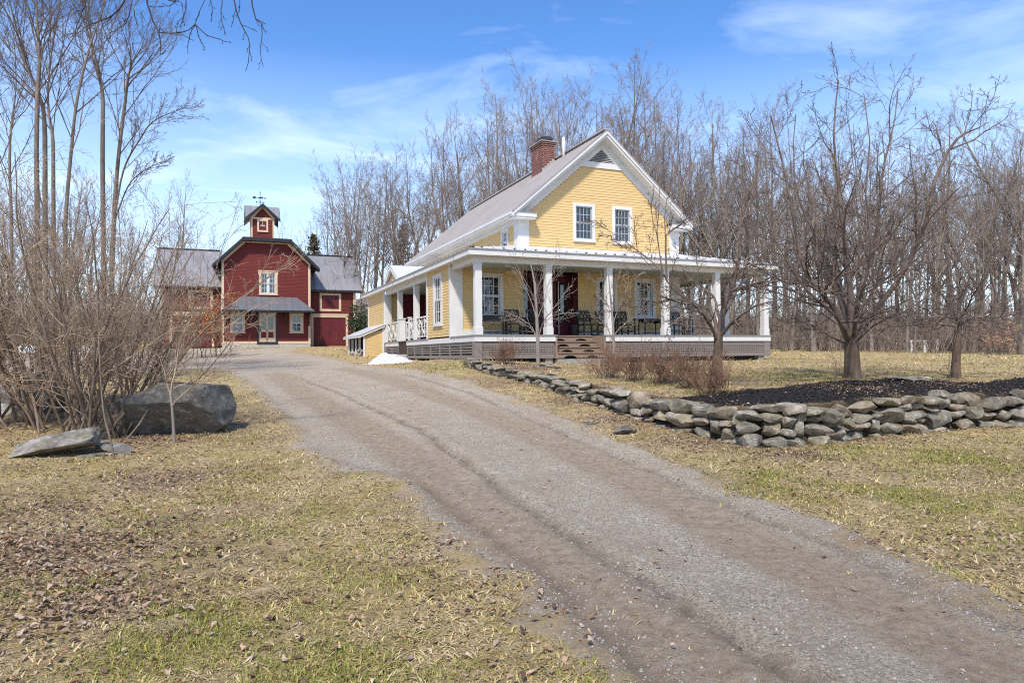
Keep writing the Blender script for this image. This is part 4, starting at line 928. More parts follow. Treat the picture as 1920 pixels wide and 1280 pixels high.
# ------------------------------------------------------------------ stones
def ico(n):
    bm = bmesh.new(); bmesh.ops.create_icosphere(bm, subdivisions=n, radius=1); v = np.array([x.co[:] for x in bm.verts]); f = np.array([[x.index for x in q.verts] for q in bm.faces]); bm.free(); return v, f
ICO3, ICO4 = ico(3), ico(5)
def stone_shape(dim, rg, p=3., rough=.06, cuts=5, I=None, planes=()):
    v, f = I or ICO3
    q = v / (np.sum(np.abs(v) ** p, 1) ** (1 / p))[:, None]
    for nrm, d in planes:
        nrm = np.array(nrm, float); nrm /= np.linalg.norm(nrm); e = np.maximum(0, q @ nrm - d); q = q - e[:, None] * nrm
    for i in range(cuts):
        nrm = rg.normal(size=3); nrm /= np.linalg.norm(nrm); d = rg.uniform(.56, .88); e = np.maximum(0, q @ nrm - d); q = q - e[:, None] * nrm * .97
    n = 0
    for k in range(1, 4):
        for j in range(3):
            w = rg.normal(size=3) * 1.9 * k; n = n + np.sin(q @ w + rg.uniform(0, 6)) / (k * 3)
    for k in (5, 9):
        for j in range(3): n = n + np.sin(q @ (rg.normal(size=3) * 1.9 * k) + rg.uniform(0, 6)) / (k * 2.2)
    q = q * (1 + rough * n)[:, None]
    return q * np.array(dim) * .5, f
def rotm(ax, ay, az): return np.array(Matrix.Rotation(az, 3, 'Z') @ Matrix.Rotation(ay, 3, 'Y') @ Matrix.Rotation(ax, 3, 'X'))
PAL = [(.86, .80, .70), (.96, .89, .78), (.78, .76, .70), (.92, .78, .60), (.68, .65, .58), (.88, .84, .76), (.74, .71, .62), (.78, .74, .58), (.56, .53, .48), (.84, .81, .74), (.80, .66, .50)]
def plen(pl):
    d = np.hypot(*np.diff(pl, axis=0).T); return np.concatenate([[0], np.cumsum(d)])
def on_line(pl, cl, s):
    i = min(max(np.searchsorted(cl, s) - 1, 0), len(pl) - 2); t = (s - cl[i]) / (cl[i + 1] - cl[i]); p = pl[i] + (pl[i + 1] - pl[i]) * t; d = pl[i + 1] - pl[i]; return p, d / np.linalg.norm(d)
WP = []
for i in range(len(WALL) - 1):                                   # smooth the wall line a little
    WP.append(WALL[i])
WP = np.array(WP + [WALL[-1]]); CLN = plen(WP)
def pack(s0, s1, hfun, wr, hr, seed, lab):
    rg = np.random.default_rng(seed); ds = .02; n = int((s1 - s0) / ds); skyl = np.zeros(n) - .10
    H_ = np.array([hfun(s0 + i * ds) for i in range(n)]); out = []
    for it in range(2000):
        lack = (H_ - skyl) / np.maximum(H_, .1); r = np.where(lack > .18)[0]
        if len(r) == 0: break
        i = r[np.argmin(skyl[r] + rg.uniform(0, .02, len(r)))]
        base = skyl[i]; a = i
        while a > 0 and skyl[a - 1] < base + .05: a -= 1
        b = i
        while b < n - 1 and skyl[b + 1] < base + .05: b += 1
        room = (b - a + 1) * ds; low = base < .08
        w = rg.uniform(*wr) * (1.15 if low else 1); w = room if room < w * 1.45 else w
        w = min(w, 1.0); k = max(2, int(w / ds))
        st = a if (rg.random() < .5 or room <= w + .01) else b - k + 1
        st = max(0, min(n - k, st))
        hm = H_[st:st + k].mean(); h = rg.uniform(*hr) * (1.1 if low else .95); h = min(h, w * .95, max(.09, hm + .07 - base))
        if hm + .05 - base - h < .07: h = max(.08, hm + rg.uniform(0, .06) - base)
        out.append((s0 + (st + k / 2) * ds, base + h / 2, w, h)); skyl[st:st + k] = np.maximum(skyl[st:st + k], base + h * .94)
    root_p, _ = on_line(WP, CLN, (s0 + s1) / 2); rz = ground_z(*root_p)
    root = empty('stone_wall', (root_p[0], root_p[1], rz), 0, lab, 'stone wall')
    meshes = []
    for (s, zc_, w, h) in out:
        p, d = on_line(WP, CLN, s); nrm = np.array([-d[1], d[0]]); dep = rg.uniform(.34, .5)
        c = p + nrm * (.20 + rg.uniform(-.05, .04)); zb = float(zt(np.array([p[0] - nrm[0] * .12]), np.array([p[1] - nrm[1] * .12]))[0])
        v, f = stone_shape((w * 1.07, dep, h * 1.10), rg, rg.uniform(2.4, 4.), .05, int(rg.integers(7, 13)))
        R = rotm(rg.uniform(-.12, .12), rg.uniform(-.10, .10), math.atan2(d[1], d[0]) + rg.uniform(-.12, .12)); v = v @ R.T
        col = np.array(PAL[rg.integers(len(PAL))]) * rg.uniform(.78, 1.1)
        size = w * h / (np.hypot(c[0], c[1])) ** 2
        meshes.append((size, v, f, np.array([c[0], c[1], zb + zc_]), col))
    meshes.sort(key=lambda t: -t[0])
    for k, (sz, v, f, c, col) in enumerate(meshes[:100]):
        me = mesh_np('stone', v, None, f, M['wall_stone'], True, np.repeat(col[None], len(v), 0)); me.set_sharp_from_angle(angle=math.radians(24)); ob = link('stone', me, root); ob.location = (c[0] - root_p[0], c[1] - root_p[1], c[2] - rz)
    if len(meshes) > 100:
        V, Fc, Cc, off = [], [], [], 0
        for sz, v, f, c, col in meshes[100:]:
            V.append(v + c - np.array([root_p[0], root_p[1], rz])); Fc.append(f + off); off += len(v); Cc.append(np.repeat(col[None], len(v), 0))
        ob = link('filler_stones', mesh_np('filler_stones', np.concatenate(V), None, np.concatenate(Fc), M['wall_stone'], True, np.concatenate(Cc)), root); ob['kind'] = 'stuff'
    return len(meshes)
sW = float(CLN[3]) + .25
def hwall(s):
    p, d = on_line(WP, CLN, s); n = np.array([-d[1], d[0]]); return max(.22, float(zt(np.array([p[0] + n[0] * .5]), np.array([p[1] + n[1] * .5]))[0] - zt(np.array([p[0] - n[0] * .1]), np.array([p[1] - n[1] * .1]))[0]) + .02)
n1_ = pack(.35, sW, lambda s: max(.24, hwall(s)) + .05 * math.sin(s * 5), (.22, .52), (.12, .25), 5, 'low row of small grey fieldstones running down from the porch corner')
n2_ = pack(sW, float(CLN[-1]) - 6.5, lambda s: hwall(s) + .03 * math.sin(s * 3.1), (.22, .64), (.12, .29), 11, 'long dry stone retaining wall of mossy grey fieldstones around the black mulch bed')
print('stones', n1_, n2_)
def rock(name, px, D, dim, rot, label, cat='boulder', seed=1, sink=.12, p=3.4, cuts=9, planes=(), mat='boulder_stone', rough=.07, group=None):
    P = at(*px, D); zg = ground_z(P[0], P[1]); v, f = stone_shape(dim, np.random.default_rng(seed), p, rough, cuts, ICO4, planes); v = v @ rotm(*rot).T
    v[:, 2] -= v[:, 2].min() + sink
    me = mesh_np(name, v, None, f, M[mat], True, np.full((len(v), 3), .62 if name == 'slab_rock' else .9)); me.set_sharp_from_angle(angle=math.radians(18)); ob = link(name, me); ob.location = (P[0], P[1], zg); return tag(ob, label, cat, group)
rock('boulder', (328, 806), 12.0, (1.95, 1.35, 1.12), (0, 0, .10), 'large dark grey boulder with an undercut front beside the driveway', seed=7, sink=.10, p=2.5, cuts=0, rough=.045, planes=(((0, -.80, -.60), .52), ((-.05, -.95, .05), .80), ((-.55, -.1, .8), .72), ((.10, .05, 1), .72), ((1, -.25, .1), .84), ((.6, -.8, -.1), .88), ((-.9, -.4, -.2), .86)))
rock('boulder', (150, 752), 15.2, (2.6, .7, .62), (0, .05, -.08), 'long low dark boulder lying behind the shrub stems', seed=8, planes=(((0, 0, 1), .6),))
rock('boulder', (92, 735), 14.2, (.85, .7, .95), (.1, .1, .4), 'upright dark boulder between the stems of the left shrubs', seed=12)
rock('boulder', (20, 728), 15.5, (1.5, .9, .62), (0, 0, .2), 'rounded dark boulder at the left edge behind the shrubs', seed=14)
rock('boulder', (12, 742), 14., (.75, .5, .34), (0, 0, .1), 'small pale rock in front of the rounded dark boulder at the left edge', 'rock', seed=15, mat='wall_stone')
rock('slab_rock', (104, 842), 10.0, (1.10, .75, .30), (.10, -.16, .30), 'flat weathered grey slab of rock tilted up at its right end in the leaves', 'rock', seed=21, p=5, cuts=4, sink=.05, mat='wall_stone', planes=(((.2, -.5, .9), .8),))
rock('slab_rock', (208, 818), 10.6, (.52, .3, .10), (0, .06, .15), 'small pale flat stone in the leaves between slab and boulder', 'rock', seed=22, p=4, sink=.02, mat='wall_stone')
rock('slab_rock', (222, 836), 10.2, (.62, .34, .13), (.1, .12, -.1), 'dark mossy flat stone below the small pale stone', 'rock', seed=23, p=4, sink=.03)
rock('slab_rock', (182, 846), 10., (.5, .3, .06), (0, 0, .2), 'thin pale flat stone flush with the grass beside the leaning stick', 'rock', seed=24, p=4, sink=.02, mat='wall_stone')
rock('clod', (1172, 826), 11.4, (.42, .3, .16), (0, 0, .3), 'dark crumbly clod of bark and earth on the grass below the stone wall', 'clod', seed=31, p=2, rough=.25, mat='boulder_stone', sink=.03)
rock('clod', (1098, 800), 12.3, (.52, .2, .07), (0, 0, -.2), 'thin flat dark piece of bark on the grass by the driveway edge', 'clod', seed=32, p=2, rough=.2, mat='boulder_stone', sink=.02)
rock('flagstone', (1695, 716), 14.8, (1.0, .62, .10), (0, 0, .1), 'large flat grey flagstone lying at the back of the mulch bed', 'flagstone', seed=41, p=5, cuts=3, sink=.02, mat='wall_stone')
rock('flagstone', (1668, 742), 12.1, (.30, .25, .06), (0, 0, .4), 'small pale flagstone at the front of the mulch bed', 'flagstone', seed=42, p=4, sink=.01, mat='wall_stone')
for k, (px, D, w) in enumerate([((1262, 722), 15.6, .42), ((1140, 706), 17.2, .36)]):
    rock('loose_stone', px, D, (w, w * .7, w * .55), (0, 0, .3 * k), ['pale loose stone perched behind the wall before the red twig bushes', 'brown loose stone set back from the top of the wall near the steps'][k], 'rock', seed=50 + k, mat='wall_stone', sink=.05)
# snow
def heap(name, px, D, w, d, h, rz, label, seed):
    P = at(*px, D); n = 70; u = np.linspace(-1, 1, n); A, B = np.meshgrid(u, u); r = np.hypot(A, B); an = np.arctan2(B, A)
    edge = .72 + .25 * (fbm(np.cos(an) * 2.2 + seed, np.sin(an) * 2.2, 4, seed) - .2)
    t = np.clip(1 - r / edge, 0, 1); lob = .80 * np.exp(-((A + .22) ** 2 / .07 + B ** 2 / .3)) + .48 * np.exp(-((A - .12) ** 2 / .05 + (B - .1) ** 2 / .25)) + .30 * np.exp(-((A - .45) ** 2 / .06 + B ** 2 / .2))
    Zh = h * (np.minimum(1, t * 3.2) * (.10 + lob)) * (.55 + .9 * fbm(A * 5, B * 5, 5, seed + 3)) + .03 * np.sqrt(t)
    xx = A * w / 2; yy = B * d / 2; c, s = math.cos(rz), math.sin(rz); X_ = P[0] + c * xx - s * yy; Y_ = P[1] + s * xx + c * yy
    Zg = gz(X_.ravel(), Y_.ravel()).reshape(n, n); zb = ground_z(P[0], P[1]); VZ = Zg - .04 + Zh + np.where(t > 0, .045, -.06)
    ii = np.arange(n * n).reshape(n, n); q = np.stack([ii[:-1, :-1], ii[:-1, 1:], ii[1:, 1:], ii[1:, :-1]], -1).reshape(-1, 4); keep = (t.ravel()[q] > 0).any(1)
    ob = link(name, mesh_np(name, np.stack([X_ - P[0], Y_ - P[1], VZ - zb], -1), q[keep], None, M['snow'], True)); ob.location = (P[0], P[1], zb); tag(ob, label, 'snow pile')
Ps = hit(728, 682)
heap('snow_pile', (730, 681), Ps[1] + .4, 2.6, 1.2, .40, .2, 'melting heap of white snow on the grass below the side porch', 4)
heap('snow_pile', (60, 655), 40, 5., 2., .45, .2, 'long low bank of old snow behind the shrubs at the far left', 7)
heap('snow_pile', (165, 652), 41, 3.5, 1.6, .4, .1, 'shorter bank of old snow across the gravel behind the big shrub', 9)
# white garden trellis at the wood's edge
D = 55.; zl_ = [at(1709, 660, D), at(1733, 662, D - 1.2), at(1737, 660, D + .8), at(1757, 662, D - .4)]
ctr = at(1733, 660, D); tr = empty('garden_arbor', (ctr[0], ctr[1], ctr[2]), 0, "low white wooden garden arbor at the wood's edge beyond the lawn", 'arbor')
for P in zl_:
    m = MB(); x, y = P[0] - ctr[0], P[1] - ctr[1]; m.box(x - .075, x + .075, y - .075, y + .075, -.6, .95); m.build('post', M['white_paint'], tr)
m = MB()
for a, b in ((0, 1), (2, 3), (0, 2), (1, 3)):
    p, q = zl_[a] - ctr, zl_[b] - ctr; d = (q - p) / np.linalg.norm(q - p); m.bar((p[0] - d[0] * .15, p[1] - d[1] * .15, .90 + .02 * a), (q[0] + d[0] * .15, q[1] + d[1] * .15, .90 + .02 * a), .06, .16)
m.build('top_rail', M['white_paint'], tr)

# ------------------------------------------------------------------ trees
def nrm(v): return v / np.maximum(np.linalg.norm(v, axis=-1, keepdims=True), 1e-9)
def tubes(P, R, k):
    B, n, _ = P.shape; T = np.empty_like(P); T[:, 1:-1] = P[:, 2:] - P[:, :-2]; T[:, 0] = P[:, 1] - P[:, 0]; T[:, -1] = P[:, -1] - P[:, -2]; T = nrm(T)
    ref = np.where(np.abs(T[:, :1, 2:3]) > .8, np.array([1., 0, 0]), np.array([0, 0, 1.])); U = nrm(np.cross(np.broadcast_to(ref, T.shape), T)); V = np.cross(T, U)
    a = np.arange(k) * 2 * math.pi / k
    vs = P[:, :, None] + R[:, :, None, None] * (np.cos(a)[None, None, :, None] * U[:, :, None] + np.sin(a)[None, None, :, None] * V[:, :, None])
    i = np.arange(B * n * k).reshape(B, n, k); j = np.roll(i, -1, 2)
    f = np.stack([i[:, :-1], j[:, :-1], j[:, 1:], i[:, 1:]], -1).reshape(-1, 4)
    return vs.reshape(-1, 3), f
def paths(S, Dr, L, n, wander, up, rg, down=0):
    P = [S]; d = nrm(Dr); st = (L / (n - 1))[:, None]
    for i in range(n - 1):
        d = nrm(d + wander * rg.normal(size=d.shape) + np.array([0, 0, up - down * i / n])); P.append(P[-1] + d * st)
    return np.stack(P, 1)
def kids(P, R, m, t0, t1, ang, sd, lf, rg, taper=.6, rr=.62, rmax=9., L=None):
    B, n, _ = P.shape
    if L is None: L = np.linalg.norm(np.diff(P, axis=1), axis=2).sum(1)
    t = t0 + (t1 - t0) * (np.arange(m)[None] + rg.random((B, m))) / m; x = t * (n - 1); i = np.minimum(x.astype(int), n - 2); f = (x - i)
    bi = np.arange(B)[:, None]; p0 = P[bi, i]; p1 = P[bi, i + 1]; S = p0 + (p1 - p0) * f[..., None]; T = nrm(p1 - p0); r = R[bi, i] * (1 - f) + R[bi, i + 1] * f
    ref = np.where(np.abs(T[..., 2:3]) > .9, np.array([1., 0, 0]), np.array([0, 0, 1.])); U = nrm(np.cross(np.broadcast_to(ref, T.shape), T)); V = np.cross(T, U)
    az = np.arange(m)[None] * 2.4 + rg.random((B, 1)) * 6.28 + rg.normal(size=(B, m)) * .5; a = ang + sd * rg.normal(size=(B, m))
    D = np.cos(a)[..., None] * T + np.sin(a)[..., None] * (np.cos(az)[..., None] * U + np.sin(az)[..., None] * V)
    Lk = L[:, None] * lf * (1 - taper * (t - t0) / max(1e-6, t1 - t0)) * rg.uniform(.65, 1.2, (B, m)); rk = np.minimum(r * rr * rg.uniform(.75, 1.1, (B, m)), rmax)
    return S.reshape(-1, 3), D.reshape(-1, 3), Lk.ravel(), rk.ravel()
def taper_r(r0, n, end=.3, rmin=.002): return np.maximum(r0[:, None] * np.linspace(1, end, n)[None], rmin)
def build_levels(P, R, levels, rg):
    V, Fq, off = [], [], 0; tips = None
    for lv in levels:
        S, D, L, r = kids(P, R, lv['m'], lv.get('t0', .2), lv.get('t1', .98), lv['ang'], lv.get('sd', .15), lv['lf'], rg, lv.get('taper', .5), lv.get('rr', .6))
        if 'lmin' in lv: L = np.maximum(L, lv['lmin'])
        P = paths(S, D, L, lv['n'], lv.get('w', .12), lv.get('up', .05), rg, lv.get('down', 0)); R = taper_r(r, lv['n'], lv.get('end', .35), lv.get('rmin', .003))
        v, f = tubes(P, R, lv.get('k', 3)); V.append(v); Fq.append(f + off); off += len(v); tips = P
    return np.concatenate(V), np.concatenate(Fq), tips
def resample(pts, n):
    pts = np.array(pts, float); 
    # catmull-rom
    q = np.vstack([2 * pts[0] - pts[1], pts, 2 * pts[-1] - pts[-2]]); out = []
    for i in range(1, len(q) - 2):
        for t in np.linspace(0, 1, 12, endpoint=False):
            a, b, c, d = q[i - 1], q[i], q[i + 1], q[i + 2]; out.append(.5 * (2 * b + (c - a) * t + (2 * a - 5 * b + 4 * c - d) * t * t + (-a + 3 * b - 3 * c + d) * t ** 3))
    out.append(pts[-1]); out = np.array(out); s = plen(out); u = np.linspace(0, s[-1], n)
    return np.stack([np.interp(u, s, out[:, k]) for k in range(3)], 1)
def plant(name, base, trunkV, trunkF, crownV, crownF, bark, twig, label, cat, group=None, crown='crown', trunk='trunk'):
    b = np.array(base, float); root = empty(name, b, 0, label, cat, group)
    if trunkV is not None: link(trunk, mesh_np(trunk, trunkV - b, trunkF, None, M[bark], True), root)
    if crownV is not None: link(crown, mesh_np(crown, crownV - b, crownF, None, M[twig], True), root)
    return root
def ramp_r(r0, r1, n, flare=0.): 
    t = np.linspace(0, 1, n); return r0 + (r1 - r0) * t + flare * r0 * np.exp(-t * 14)
# ---- woods: eight kinds of bare forest tree, copied
def wood_tree(seed, h, fork=False, r0=.16):
    rg = np.random.default_rng(seed); S = np.zeros((1, 3)); V, Fq, off = [], [], 0
    P = paths(S, np.array([[rg.normal() * .04, rg.normal() * .04, 1]]), np.array([h]), 16, .035, .03, rg); R = ramp_r(r0, .018, 16, .35)[None]
    if fork:
        S2 = P[:, 3 + fork]; P2 = paths(S2, np.array([[.38 * (1 if rg.random() < .5 else -1), rg.normal() * .25, 1]]), np.array([h * .75]), 16, .035, .05, rg); P = np.concatenate([P, P2]); R = np.concatenate([R, ramp_r(r0 * .75, .016, 16)[None]])
    tv, tf = tubes(P, R, 7)
    cv, cf, _ = build_levels(P, R, [dict(m=14, t0=.30, t1=.97, ang=.62, sd=.16, lf=.40, taper=.55, n=7, w=.09, up=.07, rr=.5, k=4, rmin=.009, end=.3),
                                    dict(m=7, t0=.15, t1=.97, ang=.58, sd=.2, lf=.40, n=5, w=.12, up=.05, rr=.6, rmin=.006, end=.5),
                                    dict(m=6, t0=.15, t1=1., ang=.6, sd=.25, lf=.48, n=4, w=.15, up=.06, rr=.7, rmin=.0046, end=.7),
                                    dict(m=3, t0=.2, t1=1., ang=.6, sd=.25, lf=.5, n=3, w=.15, up=.05, rr=.8, rmin=.0038, end=.8)], rg)
    return tv, tf, cv, cf
WG = [('behind', 'bare grey tree in the wood directly behind the yellow house', 'bare trees behind the house'), ('right', 'bare brown tree in the wood beyond the right lawn', 'bare trees beyond the lawn'),
      ('mid', 'bare tree in the gap between the red barn and the yellow house', 'bare trees behind barn and house'), ('left', 'bare tree in the wood far behind the left shrubs', 'bare trees far left')]
protos = []
for k in range(9):
    tv, tf, cv, cf = wood_tree(100 + k, 17., (0, 0, 2, 0, 1, 0, 3, 0, 2)[k], .15 + .02 * (k % 4))
    protos.append((mesh_np('trunk', tv, tf, None, M['forest_bark'] if k % 3 == 1 else M['grey_bark'], True), mesh_np('crown', cv, cf, None, M['wood_twig'], True)))
def wood_inst(x, y, h, lab, rg, k=None):
    k = int(rg.integers(len(protos))) if k is None else k; s = h / 17.
    r = empty('bare_tree', (x, y, ground_z(x, y) - .1), rg.uniform(0, 6.28), lab[1], 'tree', lab[2]); r.scale = (s * rg.uniform(.85, 1.1),) * 2 + (s,)
    link('trunk', protos[k][0], r); link('crown', protos[k][1], r)
rgw = np.random.default_rng(42)
def inst_px(px0, px1, D0, D1, n, ytop, lab, jit=35, mind=1.4):
    used = []; c = 0; tries = 0
    while c < n and tries < n * 40:
        tries += 1
        f = (c + rgw.random()) / n; px = px0 + (px1 - px0) * f; D = D0 + (D1 - D0) * rgw.random() ** 1.1
        P = at(px, 650, D)
        if any((P[0] - u[0]) ** 2 + (P[1] - u[1]) ** 2 < mind ** 2 for u in used): continue
        L = toloc(P)
        if -3 < L[0] < 14 and -2 < L[1] < 20: continue
        if -14 < L[0] < 4 and 28 < L[1] < 43: continue
        used.append(P); yt = (np.interp(px, *ytop) if isinstance(ytop, tuple) else ytop) + rgw.normal() * jit
        zg = ground_z(P[0], P[1]); zt_p = EYE + (655 - yt) / F * D; wood_inst(P[0], P[1], max(7, zt_p - zg), lab, rgw); c += 1
YT = ([830, 900, 960, 1020, 1060, 1140, 1190, 1300, 1390, 1500, 1700, 1900, 1960], [270, 245, 215, 195, 185, 215, 245, 250, 240, 280, 305, 290, 275])
inst_px(835, 1330, 44, 62, 29, YT, WG[0], 26)
inst_px(1300, 1990, 50, 66, 46, YT, WG[1], 38)
inst_px(1280, 2040, 66, 88, 40, ([1280, 2040], [340, 350]), WG[1], 30)
inst_px(850, 1300, 64, 80, 8, 300, WG[0], 30)
inst_px(555, 850, 56, 72, 15, ([540, 600, 640, 700, 760, 850], [420, 400, 325, 300, 320, 310]), WG[2], 22)
inst_px(-160, 420, 58, 90, 36, ([-160, 0, 200, 300, 420], [330, 360, 400, 430, 470]), WG[3], 30)
inst_px(560, 860, 74, 92, 5, 420, WG[2], 25)
for px, D, yt in ((655, 53, 330), (686, 52, 315), (742, 55, 310), (768, 54, 330)): P = at(px, 650, D); wood_inst(P[0], P[1], EYE + (655 - yt) / F * D - ground_z(P[0], P[1]), WG[2], rgw, 4)
# understory thicket along the wood's edge and the far wood: one mass nobody could count
def thicket():
    rg = np.random.default_rng(9); S = []; L = []
    for px0, px1, D0, D1, n in ((1290, 2050, 49, 80, 1500), (560, 900, 58, 80, 200), (-250, 420, 46, 85, 1500), (830, 1300, 50, 70, 160)):
        for i in range(n):
            P = at(rg.uniform(px0, px1), 650, rg.uniform(D0, D1)); q = toloc(P)
            if (-3 < q[0] < 14 and -2 < q[1] < 20) or (-14 < q[0] < 4 and 28 < q[1] < 43): continue
            S.append((P[0], P[1])); L.append(rg.uniform(1., 3.) + 3.5 * rg.random() ** 2)
    S = np.array(S); zz = zt(S[:, 0], S[:, 1]); S = np.column_stack([S, zz - .1]); L = np.array(L)
    D = np.column_stack([rg.normal(size=(len(S), 2)) * .22, np.ones(len(S))]); P = paths(S, D, L, 6, .10, .04, rg); R = taper_r(np.clip(L * .007, .012, .04), 6, .3, .008)
    v0, f0 = tubes(P, R, 3); v, f, _ = build_levels(P, R, [dict(m=7, t0=.15, t1=1, ang=.7, sd=.25, lf=.45, n=4, w=.15, up=.06, rmin=.009, rr=.7), dict(m=4, t0=.2, t1=1, ang=.7, sd=.25, lf=.5, n=3, w=.15, rmin=.008, rr=.8)], rg)
    ob = link('thicket', mesh_np('thicket', np.concatenate([v0, v]), np.concatenate([f0, f + len(v0)]), None, M['wood_twig'], True)); tag(ob, 'bare brown undergrowth filling the floor of the surrounding wood', 'undergrowth', kind='stuff')
thicket()
def far_wood():
    rg = np.random.default_rng(19); n = 170; a = rg.uniform(-.95, .95, n); D = rg.uniform(95, 150, n); S = np.column_stack([a * D, D, np.zeros(n)]); S[:, 2] = zt(S[:, 0], S[:, 1]) - .2
    L = rg.uniform(10, 15, n) * np.interp(a, [-.95, -.45, -.2, .2, .95], [.75, .6, .7, 1.1, 1.1]); P = paths(S, np.column_stack([rg.normal(size=(n, 2)) * .05, np.ones(n)]), L, 8, .03, .03, rg); R = taper_r(L * .010, 8, .15)
    v0, f0 = tubes(P, R, 4); v, f, _ = build_levels(P, R, [dict(m=14, t0=.25, t1=.98, ang=.7, sd=.2, lf=.28, n=5, w=.1, up=.08, rmin=.03, rr=.5), dict(m=7, t0=.1, t1=1, ang=.65, sd=.2, lf=.45, n=3, w=.15, up=.05, rmin=.02, rr=.7)], rg)
    ob = link('distant_wood', mesh_np('distant_wood', np.concatenate([v0, v]), np.concatenate([f0, f + len(v0)]), None, M['wood_twig'], True)); tag(ob, 'distant bare woodland rising behind the nearer trees', 'woodland', kind='stuff')
far_wood()
def hill():
    n = 90; a = np.linspace(-1.2, 1.2, n); rows = [(170, .1), (230, .55), (300, 1.), (380, .8)]; V = []
    for D_, hh in rows:
        for x in a:
            H_ = np.interp(x, [-1.2, -.5, -.18, .1, .5, 1.2], [20, 17, 24, 14, 13, 14]) * (.85 + .3 * fbm(np.array([x * 6]), np.array([D_ * .01]), 3)[0]); V.append((x * D_, D_, 2 + hh * H_))
    i = np.arange(len(rows) * n).reshape(len(rows), n); q = np.stack([i[:-1, :-1], i[:-1, 1:], i[1:, 1:], i[1:, :-1]], -1).reshape(-1, 4)
    t = NT('hill_wood'); c = t.ramp(t.noise(t.vec((1, 1, .4)), .6, 8, .75), [(.3, (.12, .095, .085)), (.55, (.21, .17, .15)), (.75, (.30, .25, .225))]); t.col(c); t.rough(1, 0)
    tag(link('hill', mesh_np('hill', np.array(V), q, None, t.m, True)), kind='structure')
hill()
# ---- trees drawn limb by limb
def drawn(name, base_px, D, trunk, limbs, r0, r1, levels, bark, twig, label, cat='tree', nl=14, rl=(.05, .012), seed=1, group=None, ktr=10, flare=.45):
    """trunk/limbs: lists of (px, py, dD); dD is the depth offset from D"""
    rg = np.random.default_rng(seed); b = at(*base_px, D); zg = ground_z(b[0], b[1]) - .06
    T = np.array([at(x, y, D + d) for x, y, d in trunk]); T[0, 2] = zg; tp = resample(T, 14)[None]; tv, tf = tubes(tp, ramp_r(r0, r1, 14, flare)[None], ktr)
    LP, LR = [], []
    for lm in limbs:
        pts = lm[0] if isinstance(lm[0], list) else lm; ra = lm[1] if isinstance(lm[0], list) else rl
        P = resample([at(x, y, D + d) for x, y, d in pts], nl); P[2:] += np.cumsum(rg.normal(size=(nl - 2, 3)), 0) * .012; LP.append(P); LR.append(np.linspace(ra[0] * .85, ra[1] * .8, nl) )
    LP = np.array(LP); LR = np.array(LR); lv, lf_ = tubes(LP, LR, 6); cv, cf, tips = build_levels(LP, LR, levels, rg)
    return plant(name, (b[0], b[1], zg), tv, tf, np.concatenate([lv, cv]), np.concatenate([lf_, cf + len(lv)]), bark, twig, label, cat, group), tips
YL = [dict(m=11, t0=.16, t1=1., ang=.75, sd=.22, lf=.42, taper=.45, n=7, w=.13, up=.05, rr=.62, k=4, rmin=.0055, end=.35), dict(m=7, t0=.12, t1=1., ang=.8, sd=.25, lf=.42, n=5, w=.16, up=.03, rr=.65, rmin=.0042, end=.5), dict(m=5, t0=.12, t1=1., ang=.8, sd=.25, lf=.42, n=4, w=.16, up=.03, rr=.75, rmin=.003, end=.7), dict(m=3, t0=.2, t1=1., ang=.7, sd=.25, lf=.55, n=3, w=.1, rr=.8, rmin=.0022, end=.8)]
drawn('yard_tree', (1598, 708), 15., [(1598, 709, 0), (1598, 680, 0), (1597, 650, 0), (1598, 618, 0)],
      [[[(1592, 640, 0), (1560, 575, -.2), (1521, 530, -.3), (1497, 485, -.3), (1480, 400, -.5), (1463, 310, -.6), (1440, 220, -.7)], (.085, .014)], [[(1596, 625, 0), (1575, 540, .4), (1545, 465, .7), (1515, 390, .9), (1495, 310, 1.), (1502, 210, 1.1)], (.085, .012)],
       [[(1597, 620, 0), (1592, 540, -.1), (1582, 450, -.3), (1572, 350, -.4), (1562, 250, -.5), (1572, 150, -.5)], (.09, .012)], [[(1600, 615, 0), (1622, 500, .5), (1645, 425, .7), (1652, 330, .8), (1672, 240, .9), (1682, 165, 1.)], (.085, .012)],
       [[(1602, 640, 0), (1640, 580, -.3), (1680, 530, -.5), (1720, 460, -.7), (1742, 405, -.8), (1758, 330, -.9), (1790, 265, -1.), (1850, 232, -1.)], (.085, .012)], [[(1600, 630, 0), (1630, 560, .8), (1690, 470, 1.2), (1745, 410, 1.5), (1800, 370, 1.6), (1840, 330, 1.7)], (.06, .01)],
       [[(1585, 612, 0), (1530, 540, -.7), (1473, 527, -1.), (1409, 494, -1.3), (1370, 470, -1.5)], (.045, .01)], [[(1595, 640, 0), (1560, 590, -.9), (1500, 540, -1.5), (1440, 440, -1.8), (1405, 330, -1.9), (1390, 290, -1.9)], (.055, .01)],
       [[(1600, 640, 0), (1610, 560, -.8), (1632, 460, -1.4), (1620, 340, -1.7), (1632, 230, -1.8), (1618, 170, -1.8)], (.06, .01)], [[(1598, 645, 0), (1640, 610, -.7), (1690, 590, -1.2), (1740, 560, -1.5), (1790, 530, -1.6)], (.035, .008)],
       [[(1595, 650, 0), (1550, 625, .4), (1500, 600, .7), (1455, 600, .9)], (.03, .008)], [[(1598, 640, 0), (1590, 560, 1.), (1610, 450, 1.5), (1600, 330, 1.7), (1590, 230, 1.8)], (.055, .01)]],
      .165, .12, YL, 'brown_bark', 'yard_twig', 'big bare many-limbed tree with a stout trunk in the mulch bed', seed=3)
YL2 = [dict(YL[0], m=10, lf=.40), dict(YL[1], m=6), dict(YL[2], m=5), dict(YL[3], m=2)]
